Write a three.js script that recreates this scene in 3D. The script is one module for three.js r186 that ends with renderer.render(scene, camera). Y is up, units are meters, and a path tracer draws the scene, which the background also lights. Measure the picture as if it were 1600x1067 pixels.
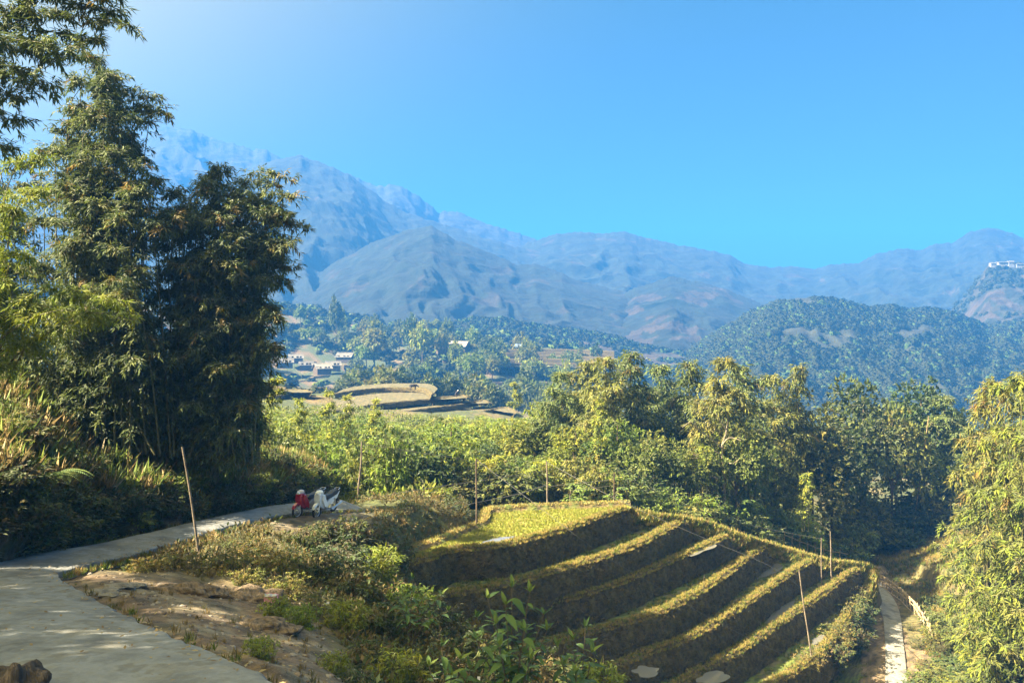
import * as THREE from 'three';
import { mergeGeometries, mergeVertices } from 'three/addons/utils/BufferGeometryUtils.js';
import { createNoise2D, createNoise3D } from 'simplex-noise';

// ---------- camera, sky, sun, exposure ----------
const F = 1331, CX = 800, CY = 533.5;                       // focal length and centre of the 1600 x 1067 picture, in its pixels
const scene = new THREE.Scene();
const camera = new THREE.PerspectiveCamera(2 * Math.atan(533.5 / F) * 180 / Math.PI, 1024 / 682, 0.1, 9000);
camera.position.set(0, 0, 0);
camera.lookAt(0, 0, -10);
const renderer = new THREE.WebGLRenderer({ antialias: true });
renderer.toneMapping = THREE.LinearToneMapping;
renderer.toneMappingExposure = 8.0;
renderer.shadowMap.enabled = true;

const rad = (a) => a * Math.PI / 180;
const SUN_AZ = rad(-104), SUN_EL = rad(40);
const sunDir = new THREE.Vector3(Math.sin(SUN_AZ) * Math.cos(SUN_EL), Math.sin(SUN_EL), -Math.cos(SUN_AZ) * Math.cos(SUN_EL));
const sun = new THREE.DirectionalLight(new THREE.Color().setRGB(1, 0.85, 0.6), 5);
sun.position.copy(sunDir).multiplyScalar(120).add(new THREE.Vector3(0, -8, -50));
sun.target.position.set(0, -8, -50);
sun.castShadow = true;
Object.assign(sun.shadow.camera, { left: -90, right: 90, top: 90, bottom: -90, near: 1, far: 400 });
sun.shadow.mapSize.set(4096, 4096);
scene.add(sun, sun.target);
{
  const W = 1024, H = 512, data = new Float32Array(W * H * 4);
  const deep = [0.0, 0.07, 0.30], mid = [0.02, 0.18, 0.37], pale = [3.6, 2.9, 0.85];
  for (let r = 0; r < H; r++) for (let c = 0; c < W; c++) {
    const up = ((r + 0.5) / H - 0.5) * Math.PI, ro = ((c + 0.5) / W - 0.5) * 2 * Math.PI;
    const x = Math.cos(ro) * Math.cos(up), y = Math.sin(up), z = Math.sin(ro) * Math.cos(up);
    const ang = Math.acos(THREE.MathUtils.clamp(x * sunDir.x + y * sunDir.y + z * sunDir.z, -1, 1)) * 180 / Math.PI;
    const e = Math.max(0, up * 180 / Math.PI);
    const a = THREE.MathUtils.smoothstep(92 - ang, -14, 51), hz = Math.exp(-e / 20);
    const w1 = 1 - (1 - THREE.MathUtils.smoothstep(126 - ang, -6, 50) * 0.85) * (1 - hz), w2 = 1 - (1 - a * a * 0.9) * (1 - hz * 0.09);
    const glow = 1 + 1.5 * Math.exp(-ang / 22);
    for (let k = 0; k < 3; k++) {
      let v = deep[k] + (mid[k] - deep[k]) * w1; v += (pale[k] - v) * w2;
      data[(r * W + c) * 4 + k] = v * glow * 0.086;
    }
    data[(r * W + c) * 4 + 3] = 1;
  }
  const sky = new THREE.DataTexture(data, W, H, THREE.RGBAFormat, THREE.FloatType);
  sky.mapping = THREE.EquirectangularReflectionMapping; sky.magFilter = sky.minFilter = THREE.LinearFilter; sky.needsUpdate = true;
  scene.background = sky; scene.environment = sky;
}
scene.fog = new THREE.FogExp2(new THREE.Color().setRGB(0.055, 0.30, 1.0), 0.00066);

// ---------- helpers ----------
let seed = 7;
const srand = (s) => { seed = s >>> 0; };
const R = () => { seed = (seed + 0x6D2B79F5) >>> 0; let t = seed; t = Math.imul(t ^ (t >>> 15), t | 1); t ^= t + Math.imul(t ^ (t >>> 7), t | 61); return ((t ^ (t >>> 14)) >>> 0) / 4294967296; };
const rr = (a, b) => a + (b - a) * R();
const pick = (a) => a[Math.floor(R() * a.length)];
const lerp = (a, b, t) => a + (b - a) * t;
const clamp = THREE.MathUtils.clamp, sstep = THREE.MathUtils.smoothstep;
const mk = (s) => { let q = s; return () => { q = (q * 16807) % 2147483647; return q / 2147483647; }; };
const n2 = createNoise2D(mk(11)), n3 = createNoise3D(mk(23));
const fbm = (x, y, o = 4) => { let s = 0, a = 0.5; for (let i = 0; i < o; i++) { s += a * n2(x, y); x = x * 2.03 + 7.1; y = y * 2.03 - 3.7; a *= 0.5; } return s; };
const ridged = (x, y, o = 4) => { let s = 0, a = 0.5; for (let i = 0; i < o; i++) { s += a * (1 - 2 * Math.abs(n2(x, y))); x = x * 2.1 + 3.3; y = y * 2.1 + 9.2; a *= 0.5; } return s; };
const V = (x, y, z) => new THREE.Vector3(x, y, z);
const P = (px, py, d) => V((px - CX) / F * d, (CY - py) / F * d, -d);      // the point seen at a picture position, d metres away
const L = (px, py, lvl) => P(px, py, lvl * F / (CY - py));                  // the point seen there that lies at height lvl
const C = (r, g, b) => new THREE.Color().setRGB(r, g, b);
const used = {};
function numbered(n) { const k = used[n] = (used[n] ?? -1) + 1; return k ? `${n}_${String(k).padStart(3, '0')}` : n; }
function tag(o, label, category, group, kind) { Object.assign(o.userData, { label, category }); if (group) o.userData.group = group; if (kind) o.userData.kind = kind; return o; }
function shade(o) { o.traverse((m) => { if (m.isMesh) { m.castShadow = true; m.receiveShadow = true; } }); return o; }
function mesh(name, g, m, parent) { const o = new THREE.Mesh(g, m); o.name = name; o.castShadow = o.receiveShadow = true; (parent ?? scene).add(o); return o; }
function structure(name, g, m, label, category) { const o = mesh(numbered(name), g, m); tag(o, label, category ?? name.replace(/_/g, ' '), null, 'structure'); return o; }
function group(name, label, category, pos, grp) { const o = new THREE.Group(); o.name = numbered(name); scene.add(o); if (pos) o.position.copy(pos); tag(o, label, category, grp); return o; }
function copy(o, label, grp) { const c = o.clone(); c.name = numbered(o.name.replace(/_\d{3}$/, '')); c.userData = { ...o.userData }; if (label) c.userData.label = label; if (grp) c.userData.group = grp; scene.add(c); return c; }
function catmull(pts, n) { const c = new THREE.CatmullRomCurve3(pts, false, 'centripetal'); return c.getSpacedPoints(n); }
function catU(pts, n) { return new THREE.CatmullRomCurve3(pts, false, 'centripetal').getPoints(n); }
function gridGeo(rows, uvScale = 1, colorAt) {                 // rows of equally many points -> a sheet
  const nr = rows.length, nc = rows[0].length, pos = new Float32Array(nr * nc * 3), uv = new Float32Array(nr * nc * 2), col = colorAt && new Float32Array(nr * nc * 3), idx = [];
  let v = 0;
  const us = [0]; for (let j = 1; j < nc; j++) us[j] = us[j - 1] + rows[nr >> 1][j].distanceTo(rows[nr >> 1][j - 1]);
  const vs = [0]; for (let i = 1; i < nr; i++) vs[i] = vs[i - 1] + rows[i][nc >> 1].distanceTo(rows[i - 1][nc >> 1]);
  for (let i = 0; i < nr; i++) for (let j = 0; j < nc; j++, v++) {
    const p = rows[i][j]; pos.set([p.x, p.y, p.z], v * 3); uv.set([us[j] * uvScale, vs[i] * uvScale], v * 2);
    if (col) { const c = colorAt(p, i, j); col.set(c, v * 3); }
    if (i < nr - 1 && j < nc - 1) idx.push(v, v + 1, v + nc, v + 1, v + nc + 1, v + nc);
  }
  const g = new THREE.BufferGeometry();
  g.setAttribute('position', new THREE.BufferAttribute(pos, 3)); g.setAttribute('uv', new THREE.BufferAttribute(uv, 2));
  if (col) g.setAttribute('color', new THREE.BufferAttribute(col, 3));
  g.setIndex(idx); g.computeVertexNormals();
  return g;
}
function tube(pts, r0, r1, sides = 5, n = 8) {                  // tapered tube with closed ends
  const c = catmull(pts, n), fr = [], up = V(0.31, 0.2, 0.93).normalize(), pos = [], nor = [], uv = [], idx = [];
  let len = 0;
  c.forEach((p, i) => {
    const t = V(0, 0, 0).subVectors(c[Math.min(i + 1, n)], c[Math.max(i - 1, 0)]).normalize(), s = V(0, 0, 0).crossVectors(t, up).normalize(), b = V(0, 0, 0).crossVectors(s, t), r = lerp(r0, r1, i / n);
    if (i) len += p.distanceTo(c[i - 1]);
    for (let k = 0; k <= sides; k++) { const a = k / sides * Math.PI * 2, d = s.clone().multiplyScalar(Math.cos(a)).addScaledVector(b, Math.sin(a)); pos.push(p.x + d.x * r, p.y + d.y * r, p.z + d.z * r); nor.push(d.x, d.y, d.z); uv.push(k / sides * 6.28 * r0, len); }
    if (i < n) for (let k = 0; k < sides; k++) { const a = i * (sides + 1) + k, q = a + sides + 1; idx.push(a, q, a + 1, a + 1, q, q + 1); }
  });
  for (const e of [0, n]) for (let k = 1; k < sides - 1; k++) { const a = e * (sides + 1); idx.push(...(e ? [a, a + k, a + k + 1] : [a, a + k + 1, a + k])); }
  const g = new THREE.BufferGeometry();
  g.setAttribute('position', new THREE.Float32BufferAttribute(pos, 3)); g.setAttribute('normal', new THREE.Float32BufferAttribute(nor, 3)); g.setAttribute('uv', new THREE.Float32BufferAttribute(uv, 2)); g.setIndex(idx);
  return g;
}
function bx(w, h, d, x = 0, y = 0, z = 0, rx = 0, ry = 0, rz = 0) { const g = new THREE.BoxGeometry(w, h, d); g.rotateX(rx); g.rotateY(ry); g.rotateZ(rz); g.translate(x, y, z); return g; }

// ---------- textures: periodic noise, used as grain ----------
function noiseTex(size, cells, oct, f, srgb = true) {
  const data = new Uint8Array(size * size * 4), lat = [];
  srand(cells * 977 + oct * 31 + size);
  const tabs = []; for (let o = 0; o < oct; o++) { const n = cells << o; tabs.push(Float32Array.from({ length: n * n }, R)); }
  const s = (t) => t * t * (3 - 2 * t);
  for (let y = 0; y < size; y++) for (let x = 0; x < size; x++) {
    let v = 0, a = 0.5, tot = 0; const hi = [];
    for (let o = 0; o < oct; o++) {
      const n = cells << o, fx = x / size * n, fy = y / size * n, ix = Math.floor(fx), iy = Math.floor(fy), tx = s(fx - ix), ty = s(fy - iy), T = tabs[o], q = (i, j) => T[((j + n) % n) * n + (i + n) % n];
      const h = lerp(lerp(q(ix, iy), q(ix + 1, iy), tx), lerp(q(ix, iy + 1), q(ix + 1, iy + 1), tx), ty);
      v += a * h; tot += a; a *= 0.62; hi.push(h);
    }
    const c = f(v / tot, hi), k = (y * size + x) * 4;
    data[k] = clamp(c[0], 0, 1) * 255; data[k + 1] = clamp(c[1], 0, 1) * 255; data[k + 2] = clamp(c[2], 0, 1) * 255; data[k + 3] = 255;
  }
  const t = new THREE.DataTexture(data, size, size, THREE.RGBAFormat);
  t.wrapS = t.wrapT = THREE.RepeatWrapping; t.magFilter = THREE.LinearFilter; t.minFilter = THREE.LinearMipmapLinearFilter; t.generateMipmaps = true;
  if (srgb) t.colorSpace = THREE.SRGBColorSpace; t.needsUpdate = true;
  return t;
}
const rep = (t, k) => { const c = t.clone(); c.repeat.set(k, k); c.needsUpdate = true; return c; };
const grainTex = noiseTex(512, 8, 6, (v, h) => { const c = 0.84 + (v - 0.5) * 0.9 + (h[5] - 0.5) * 0.22; return [c + (h[1] - 0.5) * 0.06, c, c - (h[1] - 0.5) * 0.08]; });
const bumpTex = noiseTex(512, 8, 6, (v) => [v, v, v], false);
const concreteTex = noiseTex(1024, 5, 8, (v, h) => { const st = sstep(v, 0.56, 0.66) * 0.16, sp = h[7] > 0.93 ? 0.12 : h[7] < 0.06 ? -0.12 : 0, dirt = sstep(h[1] * 0.6 + h[3] * 0.4, 0.52, 0.72), c = 0.68 + (v - 0.5) * 0.8 - st + sp; return [c - dirt * 0.03, c - 0.01 - dirt * 0.045, c - 0.03 - dirt * 0.075]; });

const M = {
  ground: new THREE.MeshStandardMaterial({ vertexColors: true, roughness: 1, map: rep(grainTex, 1 / 3.1), bumpMap: rep(bumpTex, 1 / 1.7), bumpScale: 0.05 }),
  bank: new THREE.MeshStandardMaterial({ vertexColors: true, roughness: 1, map: rep(grainTex, 1 / 2.3), bumpMap: rep(bumpTex, 1 / 1.3), bumpScale: 0.18 }),
  riser: new THREE.MeshStandardMaterial({ vertexColors: true, roughness: 1, map: rep(grainTex, 1 / 1.6), bumpMap: rep(bumpTex, 1 / 0.9), bumpScale: 0.14 }),
  concrete: new THREE.MeshStandardMaterial({ color: C(0.47, 0.51, 0.55), roughness: 0.9, map: rep(concreteTex, 1 / 4.3), bumpMap: rep(bumpTex, 1 / 0.8), bumpScale: 0.012 }),
  path: new THREE.MeshStandardMaterial({ color: C(0.62, 0.63, 0.62), roughness: 0.9, map: rep(concreteTex, 1 / 3.1), bumpMap: rep(bumpTex, 1 / 0.8), bumpScale: 0.01 }),
  mountain: new THREE.MeshStandardMaterial({ vertexColors: true, roughness: 1, map: rep(grainTex, 1 / 90), bumpMap: rep(bumpTex, 1 / 60), bumpScale: 2 }),
  water: new THREE.MeshPhysicalMaterial({ color: C(0.17, 0.165, 0.15), roughness: 0.5, clearcoat: 1, clearcoatRoughness: 0.05, metalness: 0, bumpMap: rep(bumpTex, 1 / 0.7), bumpScale: 0.004 }),
};
// ---------- the lie of the land: a thin-plate sheet through surveyed points, in bearing and log-distance ----------
const rimPx = [
  { l: -9.0, p: [[620, 884], [665, 872], [700, 859], [770, 853], [830, 840], [880, 826], [930, 809], [968, 796], [987, 790]] },
  { l: -10.2, p: [[640, 946], [705, 927], [760, 918], [830, 901], [900, 881], [960, 863], [1020, 838], [1058, 816], [1080, 808]] },
  { l: -11.4, p: [[720, 982], [780, 962], [830, 946], [900, 930], [960, 912], [1010, 891], [1060, 870], [1110, 848], [1145, 832]] },
  { l: -12.6, p: [[780, 1024], [850, 1006], [905, 991], [960, 977], [1030, 955], [1080, 930], [1120, 905], [1160, 875], [1200, 848]] },
  { l: -13.8, p: [[880, 1075], [960, 1040], [1040, 1008], [1075, 996], [1110, 976], [1160, 945], [1210, 911], [1250, 885], [1277, 869]] },
  { l: -15.0, p: [[960, 1130], [1030, 1085], [1100, 1044], [1155, 1015], [1200, 985], [1250, 950], [1300, 915], [1330, 893], [1348, 882]] },
  { l: -16.2, p: [[1080, 1160], [1140, 1110], [1200, 1072], [1235, 1052], [1265, 1033], [1290, 1010], [1310, 985], [1325, 960], [1338, 938]] },
];
const rims = rimPx.map((r) => { const v = r.p.map(([a, b]) => L(a, b, r.l)); return v; });
const survey = [
  [-600, 1300, 7], [-200, 1250, 8], [430, 1071, 11], [0, 1084, 10.5], [-300, 1060, 11], [230, 984, 14.6], [90, 902, 20], [-150, 918, 20], [-400, 918, 20], [200, 872, 24], [300, 845, 27], [460, 804, 34], [540, 800, 36.5], [640, 800, 39.5], [740, 806, 42],
  [312, 876, 24], [420, 944, 20], [350, 962, 17.5], [550, 834, 33], [600, 905, 29], [480, 1012, 16], [560, 1067, 15], [700, 1010, 22], [800, 1067, 19], [900, 1080, 23], [650, 948, 28], [640, 870, 35],
  [1000, 1120, 26], [1300, 1250, 22], [1700, 1300, 20], [800, 1300, 10], [1300, 1500, 12], [200, 1400, 7], [1100, 1250, 24], [1250, 1150, 34],
  [760, 800, 49], [900, 800, 54], [1000, 805, 58], [1100, 825, 62], [1200, 848, 66], [1300, 872, 68], [1356, 921, 64], [1402, 1070, 46], [1394, 988, 53], [1450, 868, 68], [1560, 862, 62], [1500, 962, 51], [1600, 1080, 42], [1700, 1000, 42], [1900, 950, 42], [1330, 850, 80], [1500, 806, 85], [1600, 790, 80], [1900, 780, 80],
  [560, 806, 47], [450, 806, 50], [700, 770, 60], [560, 745, 64], [850, 770, 66], [300, 740, 60], [0, 720, 60], [-300, 720, 60], [560, 690, 90], [800, 702, 90], [1000, 740, 90], [1200, 770, 95],
  [400, 640, 125], [600, 646, 128], [800, 664, 130], [450, 622, 160], [600, 622, 165], [720, 640, 160], [840, 655, 160],
  [600, 645, 210], [800, 690, 210], [1100, 720, 180], [1500, 740, 160], [450, 622, 240], [1000, 690, 300], [1400, 690, 300], [1800, 700, 300],
  [490, 586, 380], [620, 606, 350], [430, 574, 400], [560, 552, 440], [480, 502, 490], [600, 526, 490], [700, 552, 420], [720, 610, 320], [800, 566, 420], [900, 570, 420], [1000, 610, 420], [1200, 650, 500], [1500, 650, 500], [700, 520, 560], [900, 536, 600], [1100, 600, 650], [1300, 640, 650], [1600, 640, 650], [300, 470, 520], [0, 450, 520], [-300, 430, 520], [0, 600, 125], [50, 606, 115], [0, 610, 200], [300, 610, 200],
  [-400, 560, 1000], [200, 560, 1000], [800, 570, 1000], [1400, 580, 1000], [2000, 570, 1000], [0, 548, 3000], [800, 548, 3000], [1600, 548, 3000],
];
rimPx.forEach((r, i) => r.p.forEach(([a, b], k) => { if (k % 3 === 1 && i < 7) { const d = L(a, b, r.l).z * -1; const p = P(a, b, d); survey.push([a, CY - (p.y - 1.9) / d * F, d]); } }));
const su = (px) => px / 400, sv = (d) => Math.log(d) * 1.6;
const tps = (() => {
  const n = survey.length, N = n + 3, A = Array.from({ length: N }, () => new Float64Array(N + 1));
  const U = (a, b) => { const r2 = a * a + b * b; return r2 > 1e-12 ? 0.5 * r2 * Math.log(r2) : 0; };
  const u = survey.map((s) => su(s[0])), v = survey.map((s) => sv(s[2]));
  for (let i = 0; i < n; i++) { for (let j = 0; j < n; j++) A[i][j] = U(u[i] - u[j], v[i] - v[j]); A[i][i] += 0.002; A[i][n] = A[n][i] = 1; A[i][n + 1] = A[n + 1][i] = u[i]; A[i][n + 2] = A[n + 2][i] = v[i]; A[i][N] = survey[i][1]; }
  for (let c = 0; c < N; c++) { let b = c; for (let r = c + 1; r < N; r++) if (Math.abs(A[r][c]) > Math.abs(A[b][c])) b = r; [A[c], A[b]] = [A[b], A[c]]; for (let r = 0; r < N; r++) if (r !== c) { const f = A[r][c] / A[c][c]; if (f) for (let k = c; k <= N; k++) A[r][k] -= f * A[c][k]; } }
  const w = A.map((row, i) => row[N] / row[i]);
  return (px, d) => { const a = su(px), b = sv(d); let s = w[n] + w[n + 1] * a + w[n + 2] * b; for (let i = 0; i < n; i++) s += w[i] * U(a - u[i], b - v[i]); return s; };
})();
const lineOf = (a) => a.map(([x, y, d]) => P(x, y, d));
const roadR = lineOf([[470, 1110, 10.2], [430, 1067, 11], [330, 1020, 12.6], [230, 978, 14.6], [165, 945, 16.8], [115, 917, 18.6], [88, 899, 19.9], [92, 893, 20.6], [140, 882, 21.6], [190, 871, 22.8], [230, 860, 24.1], [300, 840, 26.8], [360, 822, 29.6], [420, 808, 32.5], [470, 801, 34.8], [540, 796, 37], [585, 797, 38.6]]);
const roadL = [[-6.6, 9.4], [-7.0, 11.2], [-8.4, 13], [-10.2, 15.6], [-12.2, 18.2], [-13.4, 20.1], [-13.6, 21.4], [-13.2, 22.2], [-12.5, 22.9], [-12.0, 24.2], [-11.6, 25.7], [-11.15, 28.6], [-10.55, 31.6], [-9.9, 34.6], [-9.1, 37], [-8.1, 39.4], [-7.2, 41]].map(([x, d], i) => V(x, roadR[i].y + (i > 3 && i < 8 ? -0.06 : 0), -d));
const pathL = lineOf([[1334, 893, 66.5], [1346, 905, 65], [1353, 917, 63.6], [1368, 940, 59.8], [1379, 965, 56.4], [1383, 1000, 52], [1384, 1035, 48.6], [1384, 1067, 46], [1384, 1110, 42.6]]), pathR = lineOf([[1352, 890, 67.6], [1366, 903, 66.3], [1380, 917, 64.6], [1398, 940, 60.6], [1408, 965, 57], [1412, 1000, 52.4], [1416, 1035, 48.8], [1419, 1067, 46.2], [1424, 1110, 42.8]]);
const lanes = [];
for (const [a, b, ex] of [[roadR, roadL, 0.35], [pathL, pathR, 2.6]]) { const n = 90, p = catmull(a, n), q = catmull(b, n); for (let i = 0; i <= n; i++) lanes.push({ x: (p[i].x + q[i].x) / 2, y: (p[i].y + q[i].y) / 2, z: (p[i].z + q[i].z) / 2, r: p[i].distanceTo(q[i]) / 2 + ex }); }
function groundY(x, z) {                                                    // height of the open ground
  const d = clamp(-z, 8, 4000), px = clamp(CX + x / Math.max(-z, 8) * F, -900, 2500);
  let y = (CY - tps(px, d)) / F * d;
  if (d < 75) for (const l of lanes) { const q = Math.hypot(x - l.x, z - l.z) - l.r; if (q < 1) y = Math.min(y, l.y - 0.22 + Math.max(0, q) * 0.6 - fbm(x * 0.35, z * 0.35, 4) * 0.16); }
  if (d > 37 && d < 49 && px > 730 && px < 985) y = Math.min(y, -9.75);
  return y + fbm(x * 0.35, z * 0.35, 4) * 0.16 + fbm(x * 0.03, z * 0.03, 3) * Math.min(3, d * 0.01);
}
const at = (px, d) => { const x = (px - CX) / F * d; return V(x, groundY(x, -d), -d); };

const dirtZone = (x, z) => {                                                 // bare earth beside the near road
  const d = -z, px = CX + x / d * F;
  const a = sstep(d, 8, 10) * (1 - sstep(d, 20.5, 22.5)) * sstep(px, -200, 60) * (1 - sstep(px + (d - 14) * 8, 470, 640));
  const b = sstep(d, 26, 31) * (1 - sstep(d, 38, 41)) * sstep(px, 380, 450) * (1 - sstep(px, 540, 620)) * 0.9;
  return Math.max(a, b);
};
const earth = [0.19, 0.135, 0.088], turf = [0.085, 0.10, 0.032], dry = [0.20, 0.16, 0.065], pale = [0.26, 0.215, 0.14];
const mix3 = (a, b, t) => [lerp(a[0], b[0], t), lerp(a[1], b[1], t), lerp(a[2], b[2], t)];
function groundColor(p) {
  const d = -p.z, n = fbm(p.x * 0.5, p.z * 0.5, 4), m = fbm(p.x * 0.07 + 40, p.z * 0.07, 3), q = fbm(p.x * 2.2, p.z * 2.2, 3);
  let c = mix3(turf, dry, sstep(m + n * 0.5, -0.1, 0.5));
  const px = CX + p.x / Math.max(d, 5) * F;
  if (px > 1300 && d > 40 && d < 85) c = mix3(c, dry, 0.5 + 0.4 * sstep(n, -0.2, 0.3));
  const z = dirtZone(p.x, p.z); if (z > 0) c = mix3(c, mix3(earth, pale, sstep(n + q * 0.6, -0.25, 0.5)), clamp(z + n * 0.5 * (z < 1 ? 1 : 0), 0, 1));
  if (d > 110) c = mix3(c, sstep(m, 0.05, 0.25) > 0.5 ? [0.2, 0.13, 0.07] : [0.06, 0.085, 0.03], sstep(d, 110, 170) * 0.85);
  const k = 1 + q * 0.25; return [c[0] * k, c[1] * k, c[2] * k];
}
{
  const rows = [], nd = 330, na = 300;
  for (let i = 0; i <= nd; i++) {
    const t = i / nd, d = 6 * Math.pow(420, Math.pow(t, 1.05)), row = [];
    for (let j = 0; j <= na; j++) { const px = lerp(-900, 2500, j / na), x = (px - CX) / F * d; row.push(V(x, groundY(x, -d) - sstep(d, 480, 900) * 45, -d)); }
    rows.push(row);
  }
  const g = gridGeo(rows, 1, groundColor);
  const uv = g.attributes.uv, po = g.attributes.position; for (let i = 0; i < uv.count; i++) uv.setXY(i, po.getX(i), po.getZ(i));
  structure('ground', g, M.ground, 'sloping valley ground of dry grass and brown earth', 'ground');
  const back = []; for (let i = 0; i <= 24; i++) { const row = [], z = lerp(90, -6.2, i / 24); for (let j = 0; j <= 30; j++) { const x = lerp(-120, 120, j / 30); row.push(V(x, Math.min(-3.2, groundY(x, -8) - 0.2) - (Math.abs(x) > 40 ? 2 : 0) - 0.1, z)); } back.push(row); }
  structure('ground', gridGeo(back.map((r) => r.slice().reverse()), 1, groundColor), M.ground, 'grassy ground behind the bend of the road', 'ground');
}

// ---------- mountains ----------
function crest(pts) { return (px) => { if (px <= pts[0][0]) return pts[0][1] + (pts[0][0] - px) * 0.35; for (let i = 1; i < pts.length; i++) if (px <= pts[i][0]) { const t = (px - pts[i - 1][0]) / (pts[i][0] - pts[i - 1][0]), s = t * t * (3 - 2 * t); return lerp(pts[i - 1][1], pts[i][1], lerp(t, s, 0.4)); } const e = pts[pts.length - 1]; return e[1] + (px - e[0]) * 0.3; }; }
const hills = [];
function mountain(name, label, o) {
  const { p, D, foot, from = p[0][0] - 60, to = p[p.length - 1][0] + 60, nc = 300, nr = 150, rough = 1, spur = 1, seed: sd = 0, jag = 1.5, colors, patch = 0.2 } = o, cr = crest(p), rows = [];
  for (let i = 0; i <= nr; i++) {
    const row = [];
    for (let j = 0; j <= nc; j++) {
      const px = lerp(from, to, j / nc), t = i <= nr * 0.85 ? i / (nr * 0.85) : 1, top = cr(px) - (ridged(px * 0.035 + sd, sd * 3, 4) * jag + fbm(px * 0.2, sd, 2) * jag * 0.5) * t ** 10, yc = (CY - top) / F * D;
      const bk = i <= nr * 0.85 ? 0 : (i / nr - 0.85) / 0.15;
      const df = foot[0], yf = (CY - foot[1]) / F * df, az = (px - CX) / F;
      const h = Math.max(yc - yf, 5), s = D / 1000;
      const warp = fbm(az * 6 + sd, t * 2 + sd, 2) * 0.25, along = (az + warp * 0.3 + (1 - t) * 0.22 * Math.sin(sd + az * 7)) * 6.5 / s ** 0.3 + sd * 5;
      const w = Math.pow(Math.max(0, t * (1 - t) * 4), 0.7);
      const d0 = lerp(df, D, t), x0 = az * d0;
      let sp = ridged(along, t * 1.1 + sd, 2) * 0.5 + ridged(x0 * 0.005 + sd + warp, d0 * 0.003, 5) * 0.35;
      const y = lerp(yf, yc, Math.pow(t, 1.12)) + w * sp * h * 0.085 * spur + w * fbm(x0 * 0.03, d0 * 0.03 + sd, 4) * h * 0.025 * rough - bk * h * 0.6;
      const d = lerp(df, D, t) - w * sp * (D - df) * 0.06 * spur + bk * (D - df) * 0.5;
      row.push(V(az * d, Math.min(y, (CY - top) / F * d * 1.0 + (t < 1 ? -h * 0.004 : 0)), -d));
    }
    rows.push(row);
  }
  const g = gridGeo(rows, 1, (q) => {
    const a = fbm(q.x * 0.012 + sd, q.z * 0.012, 5), b = fbm(q.x * 0.05, q.z * 0.05 + q.y * 0.05, 3);
    let c = mix3(colors[0], colors[1], sstep(b + a * 0.5, -0.3, 0.4));
    const e = sstep(a + b * 0.35 - (q.y - rows[0][0].y) / 900 - (o.bare ?? 0), 0.40 - patch, 0.46 - patch);
    if (colors[2]) c = mix3(c, colors[2], e * 0.9);
    return c;
  });
  const m = structure(name, g, M.mountain, label, 'mountain'); hills.push({ rows, m, nr, nc, o }); return hills[hills.length - 1];
}
const rock = [0.028, 0.034, 0.036], forest = [0.013, 0.021, 0.015], forest2 = [0.018, 0.026, 0.017], soil = [0.06, 0.043, 0.03];
const m1 = mountain('mountain', 'pale blue farthest jagged mountain range at the upper left', { p: [[-200, 420], [0, 330], [100, 262], [215, 212], [250, 197], [292, 200], [330, 214], [370, 225], [395, 234], [410, 231], [432, 243], [470, 262], [520, 268], [545, 272], [580, 287], [598, 291], [612, 287], [625, 291], [650, 304], [672, 321], [685, 331], [710, 330], [760, 349], [800, 361], [835, 374], [900, 400], [1000, 430]], D: 1380, foot: [900, 570], colors: [rock, [0.042, 0.044, 0.038], [0.07, 0.064, 0.056]], seed: 1.3, jag: 4, nc: 420, patch: 0.16 });
const m2 = mountain('mountain', 'tall blue hazy mountain whose peak stands right of the bamboo', { p: [[100, 420], [220, 360], [300, 318], [340, 295], [380, 270], [410, 253], [440, 247], [468, 241], [490, 249], [515, 259], [542, 271], [582, 298], [603, 315], [643, 335], [700, 352], [760, 372], [820, 388], [900, 402], [1000, 424], [1100, 452], [1200, 480]], D: 1150, foot: [640, 600], colors: [forest, forest2, [0.05, 0.043, 0.03]], seed: 4.7, jag: 2.2, nc: 420, patch: 0.06 });
const m4 = mountain('mountain', 'long blue mountain range along the skyline at the right', { p: [[700, 430], [800, 388], [840, 374], [870, 365], [905, 362], [940, 364], [975, 361], [1010, 371], [1040, 378], [1075, 385], [1110, 391], [1140, 398], [1165, 412], [1200, 417], [1240, 416], [1270, 420], [1300, 413], [1340, 411], [1375, 395], [1410, 388], [1440, 391], [1460, 381], [1490, 378], [1515, 362], [1545, 356], [1575, 361], [1600, 372], [1650, 366], [1750, 340], [1900, 330]], D: 1200, foot: [660, 610], colors: [forest, forest2, [0.05, 0.04, 0.03]], seed: 8.1, jag: 2.4, nc: 460, patch: 0.1 });
const m3 = mountain('mountain', 'forested hazy hill in front of the tall blue mountain', { p: [[380, 490], [420, 470], [480, 438], [540, 400], [590, 375], [640, 358], [674, 352], [690, 362], [717, 376], [751, 389], [785, 403], [808, 413], [835, 412], [869, 423], [910, 440], [960, 452], [1010, 462], [1060, 475], [1110, 497], [1150, 520]], D: 860, foot: [500, 610], colors: [[0.006, 0.013, 0.009], [0.010, 0.018, 0.011], [0.03, 0.025, 0.018]], seed: 12.9, jag: 2, patch: 0.06 });
const m6 = mountain('mountain', 'low spur with brown fields below the long range', { p: [[880, 490], [950, 470], [1000, 447], [1050, 432], [1090, 440], [1130, 450], [1160, 462], [1200, 478], [1260, 500]], D: 840, foot: [500, 625], colors: [[0.006, 0.013, 0.009], [0.010, 0.018, 0.011], [0.045, 0.032, 0.022]], seed: 15.2, jag: 2, patch: 0.2 });
const m5 = mountain('mountain', 'brown bluff with white buildings on its top', { p: [[1440, 520], [1480, 490], [1505, 466], [1530, 433], [1547, 413], [1570, 410], [1600, 412], [1680, 406], [1800, 420]], D: 760, foot: [520, 630], colors: [forest2, [0.06, 0.048, 0.027], soil], seed: 18.8, jag: 1.2, patch: 0.24 });
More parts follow.
